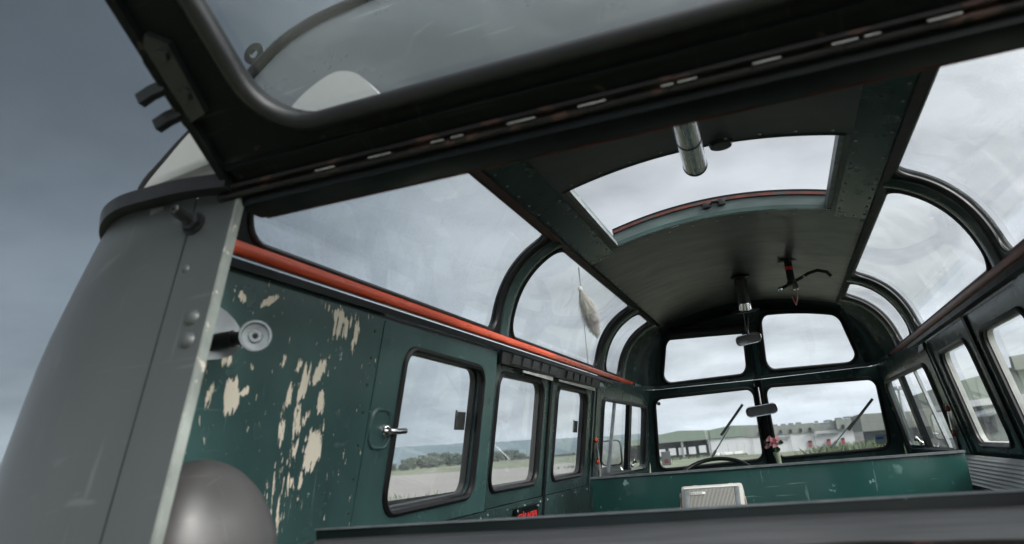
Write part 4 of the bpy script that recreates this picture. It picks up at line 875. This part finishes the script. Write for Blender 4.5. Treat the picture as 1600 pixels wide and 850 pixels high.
# aerial with its tip hook ---------------------------------------------------------
b = MB(); b.tube([(-0.875, 3.20, 1.15), (-0.866, 3.15, 1.75), (-0.862, 3.16, 2.33)], 0.0045, n=8); b.lathe((-0.877, 3.2, 1.10), (0, 0, 1), [(0, 0), (0.02, 0), (0.018, 0.03), (0.006, 0.06)], 12)
b.tube([(-0.862, 3.16, 2.33), (-0.858, 3.165, 2.35)], 0.003, n=6); b.build('aerial_rod', M_pole, bus)

# ================================================================== THINGS IN AND ON THE BUS
# fox tail tied to the aerial
ft = thing('fox_tail', 'bushy grey-beige fox tail tied to the thin aerial outside the roof glazing', 'fur tail', (-0.87, 3.2, 1.99))
b = MB(); tp = Vector((-0.867, 3.16, 2.205)); te = Vector((-0.87, 3.46, 2.035))
te = tp + Vector((0.035, 0.13, -0.245)); axis = te-tp
core = [tp.lerp(te, k/10)+Vector((0, 0.012*math.sin(math.pi*k/10), 0)) for k in range(11)]
rad = [0.010, 0.026, 0.038, 0.045, 0.050, 0.051, 0.049, 0.044, 0.036, 0.026, 0.010]
b.tube(core, 1.0, n=12, scale=[r_*0.6 for r_ in rad])
b.build('fur_body', M_fur, ft)
b = MB(); rnd = random.Random(3)
side0 = axis.normalized().orthogonal().normalized(); side1 = axis.normalized().cross(side0)
for k in range(3200):
    t = rnd.random(); i = min(9, int(t*10)); f = t*10-i; c = core[i].lerp(core[i+1], f); r_ = rad[i]*(1-f)+rad[i+1]*f
    a = rnd.uniform(0, 2*math.pi); d = side0*math.cos(a)+side1*math.sin(a)
    p = c+d*r_*0.6; q = c+d*r_*rnd.uniform(0.85, 1.5)+axis.normalized()*rnd.uniform(0.02, 0.045); w = d.cross(axis.normalized())*0.0016
    b.add([p-w, p+w, q], [(0, 1, 2)])
b.build('guard_hairs', M_fur, ft, smooth=False)
b = MB(); b.tube([tp+Vector((0.002, 0, 0.09)), tp+Vector((0.004, 0.003, 0.03)), tp], 0.0025, n=6); b.lathe(tp+Vector((0, 0, -0.01)), (0, 0, 1), [(0.013, 0), (0.014, 0.01), (0.008, 0.022), (0.003, 0.024)], 10); b.build('tie_cord', M_web, ft)

# helmet
hel = thing('steel_helmet', 'grey painted steel helmet sitting in the left rear corner beside the tailgate pillar', 'helmet', (-0.695, 0.09, 1.085))
hc = Vector((-0.704, 0.076, 1.168))
b = MB()
prof = []
def helm(u, v):
    a = 2*math.pi*u; t = v
    # dome then straight skirt that flares slightly
    if t < 0.7:
        e = t/0.7*math.pi/2; r_ = math.sin(e); zz = 0.150*max(0, math.cos(e))
    else:
        f = (t-0.7)/0.3; r_ = 1.0+0.16*f*f; zz = -0.095*f
    return hc + Vector((0.098*r_*math.cos(a), 0.125*r_*math.sin(a), zz))
b.grid(helm, 48, 28, 0, True); b.build('helmet_shell', M_helm, hel, angle=70)
b = MB(); ring = [helm(k/48, 1.0) for k in range(48)]; b.tube(ring, 0.004, closed=True, n=8); b.build('rolled_rim', M_helm, hel)
for u in (0.97, 0.70, 0.3):
    p = helm(u, 0.80); d = (p-hc); d.z = 0; b = MB(); b.lathe(p, d, [(0, 0.003), (0.0035, 0.0022), (0.0045, 0)], 10); b.build('rivet', M_steel, hel)

# radio leaning on the partition
rd = thing('portable_radio', 'old portable radio with ribbed grille leaning against the green partition', 'radio', (-0.2, 2.22, 1.0))
rc = Vector((-0.200, 2.235, 1.045)); rrx = Matrix.Rotation(R(-30), 3, 'X')
def rp(x, y, z): return rc + rrx @ Vector((x, y, z))
# a low cushion ledge carries it
b = MB(); b.box(rp(0, 0, 0), (0.236, 0.072, 0.15), rrx, bev=0.012); b.build('case', M_radio, rd)
b = MB(); b.box(rp(0, -0.0375, -0.006), (0.208, 0.004, 0.122), rrx, bev=0.0015); gr = b.build('grille_back', M_radiod, rd)
b = MB()
for k in range(34):
    x = -0.084+0.168*k/33; b.box(rp(x, -0.041, -0.006), (0.0022, 0.004, 0.118), rrx)
b.build('grille_bars', M_radio, gr, smooth=False)
for sx in (-1, 1):
    b = MB(); b.box(rp(sx*0.096, -0.0405, -0.006), (0.019, 0.004, 0.122), rrx, bev=0.001); b.build('side_panel', M_zinc, rd)
b = MB(); b.box(rp(-0.004, -0.041, 0.058), (0.20, 0.006, 0.006), rrx); b.build('chrome_strip', M_white, rd, smooth=False)
b = MB(); b.box(rp(-0.052, -0.0445, 0.034), (0.056, 0.004, 0.011), rrx, bev=0.001); npl = b.build('name_plate', M_white, rd)
text('plate_lettering', 'SELF-MADE', 0.0085, rp(-0.077, -0.0469, 0.031), rrx @ Vector((1, 0, 0)), rrx @ Vector((0, 0, 1)), M_radiod, npl, 0.0002)
for x in (-0.065, 0.072):
    b = MB(); b.box(rp(x, 0.0, 0.078), (0.02, 0.03, 0.012), rrx, bev=0.003); b.build('push_button', M_radio, rd)
b = MB(); b.lathe(rp(-0.118, 0.0, 0.045), rrx @ Vector((-1, 0, 0)), [(0.015, 0), (0.016, 0.008), (0.012, 0.011), (0, 0.011)], 20); b.build('tuning_knob', M_radio, rd)
for sx in (-1, 1):
    b = MB(); b.sweep([rp(sx*0.122, -0.005, 0.025), rp(sx*0.126, -0.015, -0.02), rp(sx*0.124, -0.02, -0.09)], [(-0.008, -0.0015), (0.008, -0.0015), (0.008, 0.0015), (-0.008, 0.0015)], refup=(1, 0, 0)); b.build('carry_strap', M_tan, rd)
# bench the radio stands on (part of the bus)
b = MB(); b.box((0, 2.15, 0.78), (1.4, 0.42, 0.36), bev=0.03); b.build('bench_seat', M_dmet, bus)

# flower in its little vase on the dashboard
fl = thing('flower_vase', 'pink artificial flower in a small pale green vase beside the windscreen pillar', 'flower', (0.045, 3.78, 1.12))
b = MB(); b.lathe((0.048, 3.78, 1.118), (-0.12, 0, 1), [(0, 0), (0.014, 0.002), (0.013, 0.03), (0.017, 0.06), (0.020, 0.085), (0.017, 0.085), (0.0, 0.05)], 16); b.build('vase', M_vase, fl)
b = MB(); b.tube([(0.045, 3.78, 1.16), (0.038, 3.775, 1.20), (0.030, 3.77, 1.245)], 0.003); b.build('stem', M_leaf, fl)
def petal(c, d, size, m, name):
    b = MB(); d = Vector(d).normalized(); s0 = d.orthogonal().normalized(); s1 = d.cross(s0)
    def pf(u, v):
        a = 2*math.pi*u; r_ = v; return Vector(c) + d*(size*(0.55*r_*r_)) + (s0*math.cos(a)*1.0 + s1*math.sin(a)*0.8)*size*0.62*r_*(1+0.15*math.cos(3*a))
    b.grid(pf, 14, 5); b.build(name, m, fl)
for c, d, s_ in (((0.030, 3.765, 1.258), (0.1, -0.8, 0.7), 0.034), ((0.045, 3.765, 1.268), (0.7, -0.5, 0.6), 0.032), ((0.018, 3.765, 1.27), (-0.6, -0.6, 0.6), 0.032), ((0.036, 3.76, 1.248), (0.3, -0.9, -0.2), 0.030), ((0.005, 3.765, 1.238), (-0.5, -0.8, 0.1), 0.030), ((0.022, 3.75, 1.25), (-0.2, -1, 0.1), 0.022)):
    petal(c, d, s_, M_pink, 'petal')
for c, d, s_ in (((0.066, 3.775, 1.25), (0.3, -0.9, 0.3), 0.026), ((0.043, 3.77, 1.213), (0.2, -0.9, 0.2), 0.030), ((-0.004, 3.78, 1.262), (-0.4, -0.8, 0.3), 0.022)):
    petal(c, d, s_, M_leaf, 'leaf')

# ================================================================== OUTSIDE
def sstep(t): t = max(0, min(1, t)); return t*t*(3-2*t)
def gz(x, y): return -0.009*max(0, min(y, 400)-10)*(1-sstep((-60-x)/190)) + 0.01*max(0, min(500, -x-60)) - (0.9*max(0, 1-abs(y-2)/8)*0)
xs = [-4000, -2500, -1500, -1000, -700, -500, -400, -320, -250, -200, -160, -130, -100, -80, -60, -40, -25, -15, -8, -3, 3, 10, 20, 40, 80, 150, 300, 800, 2000, 4000]
ys = [-3000, -800, -200, -60, -20, -5, 5, 10, 20, 35, 55, 80, 110, 150, 200, 260, 330, 400, 500, 650, 850, 1200, 2000, 3000, 4500]
b = MB(); b.add([(x, y, gz(x, y)) for x in xs for y in ys], [(i*len(ys)+j, (i+1)*len(ys)+j, (i+1)*len(ys)+j+1, i*len(ys)+j+1) for i in range(len(xs)-1) for j in range(len(ys)-1)])
tag(b.build('ground', M_grass), kind='structure')
RW = [(-220, 26), (-20, 31.5), (-14, 33.5), (-15, 48), (-19, 72), (-40, 180), (-78, 340), (-105, 345), (-80, 222), (-66, 145), (-71, 134), (-85, 130), (-220, 112)]
b = MB(); nseg = []
for i in range(len(RW)):
    p = Vector(RW[i]); q = Vector(RW[(i+1) % len(RW)]); k = max(1, int((q-p).length/12)); nseg += [tuple(p.lerp(q, j/k)) for j in range(k)]
bm = bmesh.new(); vsb = [bm.verts.new((x, y, 0)) for x, y in nseg]; f_ = bm.faces.new(vsb)
bmesh.ops.triangulate(bm, faces=[f_]); 
for _ in range(4): bmesh.ops.subdivide_edges(bm, edges=[e for e in bm.edges if e.calc_length() > 14], cuts=1); bmesh.ops.triangulate(bm, faces=bm.faces[:])
bm.verts.index_update(); b.add([(v.co.x, v.co.y, gz(v.co.x, v.co.y)+0.03) for v in bm.verts], [[v.index for v in f.verts] for f in bm.faces]); bm.free()
tag(b.build('runway', M_runway), kind='structure')
# apron the bus stands on
b = MB(); b.add([(-9, -14, 0.012), (14, -14, 0.012), (14, 16, -0.03), (-9, 16, -0.03)], [(0, 1, 2, 3)]); tag(b.build('apron', M_asph), kind='structure')
# hills
def hill_h(az):
    base = 1.75-0.030*(az+30) if az < -30 else (1.70-0.028*(az+30.2)) 
    base = {True: base, False: base}[True]
    if az > -9.5: base *= max(0.0, 1-(az+9.5)/3.0)
    return base + 0.10*noise.noise(Vector((az*0.35, 0, 0))) + 0.03*noise.noise(Vector((az*2.2, 3, 0)))
b = MB(); NA = 240
def hillf(u, v):
    az = -100+110*u; D = 2600-700*(1-v)**1.0; h = max(-0.6, hill_h(az))
    hh = 1.28 + 2600*math.tan(R(h)); 
    return Vector((math.sin(R(az))*D, math.cos(R(az))*D, -6 + (hh+6)*math.sin(v*math.pi/2)**0.9 + (3*noise.noise(Vector((az*1.5, v*6, 1))) if 0 < v < 1 else 0)))
b.grid(hillf, NA, 10); tag(b.build('hills', M_hill), kind='structure')

# weeds: uncountable
b = MB(); rnd = random.Random(11)
def blades(cx, cy, n, spread, h0, h1, wd):
    for k in range(n):
        x = cx+rnd.gauss(0, spread[0]); y = cy+rnd.gauss(0, spread[1]); z = gz(x, y); h = rnd.uniform(h0, h1); a = rnd.uniform(0, 6.28); w = wd*rnd.uniform(0.6, 1.3)
        dx, dy = math.cos(a)*w, math.sin(a)*w; lx, ly = rnd.gauss(0, 0.25)*h, rnd.gauss(0, 0.25)*h
        b.add([(x-dx, y-dy, z-0.02), (x+dx, y+dy, z-0.02), (x+lx*0.4+dx*0.6, y+ly*0.4+dy*0.6, z+h*0.6), (x+lx, y+ly, z+h)], [(0, 1, 2), (0, 2, 3)])
for k in range(60): blades(4.4+rnd.triangular(-3.2, 1.8, 1.3), 45+rnd.uniform(-4, 6), 90, (0.5, 0.8), 0.25, 1.15, 0.0055)
for k in range(26): blades(-19+rnd.uniform(-3, 6.5), 31.3+rnd.uniform(-0.8, 0.4), 16, (0.6, 0.3), 0.12, 0.45, 0.004)
for k in range(30): blades(-30+rnd.uniform(-12, 14), 150+rnd.uniform(-10, 20), 20, (2, 2), 0.3, 0.8, 0.12)
tag(b.build('tall_weeds', M_grass2, None, smooth=False), kind='stuff')

# trees in a row at the field edge (shared meshes, each an object of its own)
def tree_mesh(seed, h):
    rnd = random.Random(seed); b = MB(); cl = []
    for k in range(11):
        a = rnd.uniform(0, 6.28); r_ = h*0.36*math.sqrt(rnd.random()); cl.append((Vector((math.cos(a)*r_, math.sin(a)*r_, h*rnd.uniform(0.30, 0.82))), h*rnd.uniform(0.13, 0.22)))
    for c, r_ in cl:
        for k in range(90):
            d = Vector((rnd.gauss(0, 1), rnd.gauss(0, 1), rnd.gauss(0, 1))).normalized(); p = c+d*r_*rnd.uniform(0.55, 1.08); s = h*rnd.uniform(0.022, 0.045)
            e = Vector((rnd.gauss(0, 1), rnd.gauss(0, 1), rnd.gauss(0, 1))).normalized(); f = e.orthogonal().normalized(); g = e.cross(f)
            b.add([p-f*s-g*s*0.6, p+f*s-g*s*0.6, p+f*s+g*s*0.6, p-f*s+g*s*0.6], [(0, 1, 2, 3)])
    return b
def trunk_mesh(h):
    b = MB(); b.tube([(0, 0, -0.5), (0.05, 0, h*0.25), (0, 0.1, h*0.5)], 0.045*h, n=7, scale=[1, 0.8, 0.45])
    for a in (0.5, 2.4, 4.4): b.tube([(0, 0, h*0.3), (math.cos(a)*h*0.15, math.sin(a)*h*0.15, h*0.55)], 0.02*h, n=5, scale=[1, 0.5])
    return b
protos = []
for i, sd_ in enumerate((5, 9, 21)):
    tr = thing('field_tree', 'tree', 'tree', (0, 0, 0), 'trees along the far field edge')
    c_ = tree_mesh(sd_, 10).build('crown', M_tree, tr, smooth=False); t_ = trunk_mesh(10).build('trunk', M_trunk, tr); protos.append((tr, c_, t_))
rnd = random.Random(17)
spots = []
for k in range(90):
    u = k/89; y = 350+470*u**1.05; x = -200-22*math.sin(u*3)+rnd.uniform(-8, 8)
    h = 8.2+1.4*math.sin(u*15)+rnd.uniform(-1.4, 1.4)
    if u > 0.50: h *= max(0.38, 1-6*(u-0.50))
    if u < 0.18: h *= 0.45+2.2*u
    spots.append((x, y, h))
for k, (x, y, h) in enumerate(spots):
    tr, c_, t_ = protos[k % 3]
    if k < 3: o = tr
    else:
        o = tr.copy(); col.objects.link(o)
        for ch in (c_, t_):
            d = ch.copy(); col.objects.link(d); d.parent = o; d.matrix_parent_inverse = ch.matrix_parent_inverse.copy()
    o.location = (x, y, gz(x, y)-0.6); o.scale = (h/10*1.6, h/10*1.6, h/10); o.rotation_euler = (0, 0, rnd.uniform(0, 6.28))
    o['label'] = 'dark green tree in the far tree line across the airfield'

# hangar seen through the left windscreen pane ---------------------------------------------
han = thing('hangar', 'green clad hangar with a dark open front left of a white wall', 'hangar', (-18, 195, -1.7))
def prism(mb, pts, y0, y1): mb.poly(pts, lambda u, v, w: Vector((u, y0+w, v)), y1-y0)
b = MB(); prism(b, [(-40, 2.42), (-18.05, 2.42), (-18.05, 4.62), (-25.4, 5.14), (-40, 3.4)], 190, 214); b.build('roof_fascia', M_hgreen, han, smooth=False)
b = MB(); prism(b, [(-17.85, 2.44), (-5.9, 2.48), (-5.9, 4.75), (-12.5, 5.25), (-17.85, 4.60)], 190, 214); b.build('roof_fascia', M_hgreen, han, smooth=False)
b = MB(); prism(b, [(-17.9, -2.2), (-5.9, -2.2), (-5.9, 2.44), (-17.9, 2.42)], 190.4, 213); b.build('white_wall', M_wall, han, smooth=False)
b = MB(); prism(b, [(-40, -2.6), (-18.0, -2.6), (-18.0, 2.42), (-40, 2.42)], 194, 213); b.build('front_shade_block', M_hdark, han, smooth=False)  # solid block; the open front's inner shade is its dark colour
for x in (-18.2, -25.0, -31.5): 
    b = MB(); b.box((x, 190.5, 0.2), (0.5, 0.5, 4.5)); b.build('column', M_pole, han, smooth=False)
for (x, z) in ((-27.7, 0.06), (-25.2, 0.03), (-22.7, 0.0), (-20.1, 0.15), (-30.3, 0.05)):
    b = MB(); b.box((x, 190.6, z), (1.75, 0.2, 1.75)); b.build('sky_opening_panel', M_wall, han, smooth=False)  # white panels; the sky's brightness through the openings is painted on
for (xa, xb) in ((-17.2, -15.2), (-14.7, -12.7), (-12.2, -10.3)):
    o = MB(); o.box(((xa+xb)/2, 186, -1.3), (xb-xa, 0.15, 0.62)); o.box((xa+0.2, 186, -1.5), (0.1, 0.3, 0.6)); o.box((xb-0.2, 186, -1.5), (0.1, 0.3, 0.6))
    tag(o.build('road_barrier', M_paper, None, smooth=False), {-17.2: 'pale barrier in front of the white hangar wall, nearest the dark open front', -14.7: 'pale barrier in front of the white hangar wall, middle of three', -12.2: 'pale barrier in front of the white hangar wall, nearest the metal hoop'}[xa], 'barrier', 'barriers in front of the hangar')
o = MB(); o.tube([(-8.75, 186, -1.8), (-8.75, 186, -0.1), (-7.7, 186, -0.1), (-7.7, 186, -1.8)], 0.07, n=6); tag(o.build('metal_hoop', M_pole), 'small grey metal hoop standing on the grass before the white hangar wall', 'hoop')
for i, (x, lb) in enumerate(((-13.7, 'thin grey pole standing before the white hangar wall, behind the middle barrier'), (-11.6, 'thin grey pole standing before the white hangar wall, behind the barrier nearest the hoop'), (-9.8, 'thin grey pole standing before the white hangar wall, just left of the hoop'))):
    o = MB(); o.tube([(x, 187.5, -1.9), (x, 187.5, 0.7)], 0.05, n=6); o.lathe((x, 187.5, 0.7), (0, 0, 1), [(0.07, 0), (0.07, 0.08), (0, 0.1)], 8); tag(o.build('thin_pole', M_pole), lb, 'pole', 'poles before the hangar')
# long low workshop through the right windscreen pane
wk = thing('workshop_building', 'long low white walled workshop with grey green upper floor and roof units', 'building', (7, 143, -1.2))
b = MB(); prism(b, [(-7, 1.86), (5.0, 1.80), (5.0, 3.42), (-7, 3.40)], 140, 160); prism(b, [(5.0, 1.82), (8.6, 1.86), (8.6, 3.28), (5.0, 3.28)], 140.6, 160); prism(b, [(8.6, 1.90), (13.6, 1.90), (13.6, 3.62), (8.6, 3.55)], 139.4, 160); prism(b, [(13.6, 2.0), (19, 2.3), (19, 3.78), (13.6, 3.62)], 140, 160); b.build('upper_cladding', M_hgrey, wk, smooth=False)
b = MB(); prism(b, [(-7, -2), (17.5, -2), (17.5, 2.2), (13, 1.9), (-7, 1.85)], 140.2, 159); b.build('white_wall', M_wall, wk, smooth=False)
b = MB(); prism(b, [(17.5, -2), (19, -2), (19, 2.3), (17.5, 2.2)], 140.2, 159); b.build('red_end_wall', M_door, wk, smooth=False)
for x in (-4.3, -2.5, -0.7, 0.95, 2.65, 4.25, 9.6, 11.2, 12.7):
    b = MB(); b.box((x, 139.9 if x < 8 else 139.3, 2.32), (0.46, 0.15, 0.6)); b.build('window', M_win, wk, smooth=False)
for (x, z, w) in ((-4.5, 3.52, 0.9), (-1.5, 3.52, 0.9), (-0.1, 3.52, 0.9), (1.2, 3.53, 0.9), (2.5, 3.54, 1.0), (5.5, 3.50, 0.6), (9.2, 3.72, 1.2), (10.7, 3.80, 1.4), (13.4, 3.85, 1.6), (7.4, 3.5, 1.4)):
    b = MB(); b.box((x, 141, z), (w, 1.2, 0.30), bev=0.04); b.box((x, 141, z+0.16), (w*0.6, 0.8, 0.06)); b.build('roof_unit', M_unit, wk)
for x in (3.86, 6.9, 9.2): 
    b = MB(); b.box((x, 139.95, -0.18), (0.62, 0.12, 1.0)); b.build('red_door', M_door, wk, smooth=False); b2 = MB(); b2.box((x, 139.88, 0.25), (0.56, 0.1, 0.32)); b2.build('door_window', M_win, wk, smooth=False)
for (xa, xb, z) in ((5.25, 8.8, 1.30), (-3.2, 0.75, 1.32)):
    b = MB(); b.box(((xa+xb)/2, 139.8, z), (xb-xa, 0.5, 0.16)); b.build('canopy', M_unit, wk, smooth=False)
for x in (-5.8, 0.7, 4.7, 13.5, 16.0): 
    b = MB(); b.tube([(x, 139.95, -1.5), (x, 139.95, 1.8)], 0.05, n=6); b.build('downpipe', M_pole, wk)
b = MB(); b.box((4.0+2.6, 139.0, 2.9), (1.2, 0.3, 0.25)); b.box((6.4, 139.1, 2.45), (4.0, 0.9, 0.12)); b.build('roof_duct', M_unit, wk, smooth=False)

# floodlight masts through the right cab window
for (x, y, h, lb) in ((10.9, 86, 4.95, 'slim grey floodlight mast with short lamp head, the left one of the pair'), (11.75, 84, 5.25, 'slim grey floodlight mast with tall double lamp head, the right one of the pair')):
    t = thing('floodlight_mast', lb, 'floodlight', (x, y, gz(x, y)), 'floodlight masts')
    b = MB(); b.tube([(x, y, gz(x, y)), (x, y, h)], 0.16, n=10, scale=[1, 0.7]); b.build('mast', M_pole, t)
    for dx_ in (-0.25, 0.25):
        b = MB(); b.box((x+dx_, y-0.1, h+0.02), (0.36, 0.4, 0.4), bev=0.05); b.build('lamp_head', M_unit, t)
# hangars to the right
rh = thing('maintenance_hall', 'big green corrugated hall with white fascia seen through the right windows', 'hall', (20, 92, -0.8))
b = MB(); prism(b, [(8.0, 1.2), (16.5, 1.2), (16.5, 2.8), (8.0, 3.1)], 88, 100); b.build('low_annex_cladding', M_hgrey, rh, smooth=False)
b = MB(); prism(b, [(8.0, -1.2), (16.5, -1.2), (16.5, 1.2), (8.0, 1.2)], 88.3, 100); b.build('annex_glazing', M_win, rh, smooth=False)
b = MB(); prism(b, [(8.0, -1.2), (16.4, -1.2), (16.4, -0.1), (8.0, -0.1)], 87.6, 88.2); b.build('low_wall', M_hgrey, rh, smooth=False)
b = MB(); prism(b, [(16.6, 3.36), (34, 3.9), (34, 7.4), (22, 6.2), (16.6, 5.25)], 85, 110); b.build('green_cladding', M_hgreen, rh, smooth=False)
b = MB(); prism(b, [(16.6, 2.72), (34, 3.2), (34, 3.9), (16.6, 3.36)], 84.8, 109); b.build('white_fascia', M_wall, rh, smooth=False)
b = MB(); prism(b, [(16.7, -1.5), (34, -1.5), (34, 3.2), (16.7, 2.72)], 86, 109); b.build('lower_wall', M_hgrey, rh, smooth=False)
for x in (17.6, 19.6): 
    b = MB(); b.box((x, 85.9, 0.9), (1.1, 0.2, 1.6)); b.build('window', M_win, rh, smooth=False)
b = MB(); b.add([(17.0, 85.9, 2.0), (20.6, 85.9, 2.5), (20.6, 83.2, 2.0), (17.0, 83.2, 1.5), (17.0, 85.9, 2.2), (20.6, 85.9, 2.7), (20.6, 83.2, 2.2), (17.0, 83.2, 1.7)], [(0, 1, 2, 3), (4, 5, 6, 7), (0, 1, 5, 4), (1, 2, 6, 5), (2, 3, 7, 6), (3, 0, 4, 7)]); b.build('lean_to_roof', M_unit, rh, smooth=False)
b = MB(); prism(b, [(22.4, 5.9), (34, 6.2), (34, 8.2), (22.4, 7.3)], 84, 84.9); b.build('louvre_block', M_hgrey, rh, smooth=False)
for k in range(18):
    b = MB(); b.box((16.9+k*0.75, 84.95, 4.6), (0.05, 0.06, 2.2)); 
    if k % 3 == 0: b.build('cladding_rib', M_hgrey, rh, smooth=False)

# the hazy air of the place
b = MB(); b.box((0, 800, 56), (9000, 7000, 136)); hz = b.build('haze', None, None, smooth=False); tag(hz, kind='stuff'); hz.data.materials.clear()
mh = bpy.data.materials.new('haze'); mh.use_nodes = True; t = mh.node_tree
for n in list(t.nodes): t.nodes.remove(n)
o_ = nd(t, 'ShaderNodeOutputMaterial'); pv = nd(t, 'ShaderNodeVolumePrincipled'); pv.inputs['Color'].default_value = (0.70, 0.80, 0.92, 1); pv.inputs['Density'].default_value = 0.00017; pv.inputs['Anisotropy'].default_value = 0.2
t.links.new(pv.outputs[0], o_.inputs['Volume']); hz.data.materials.append(mh)
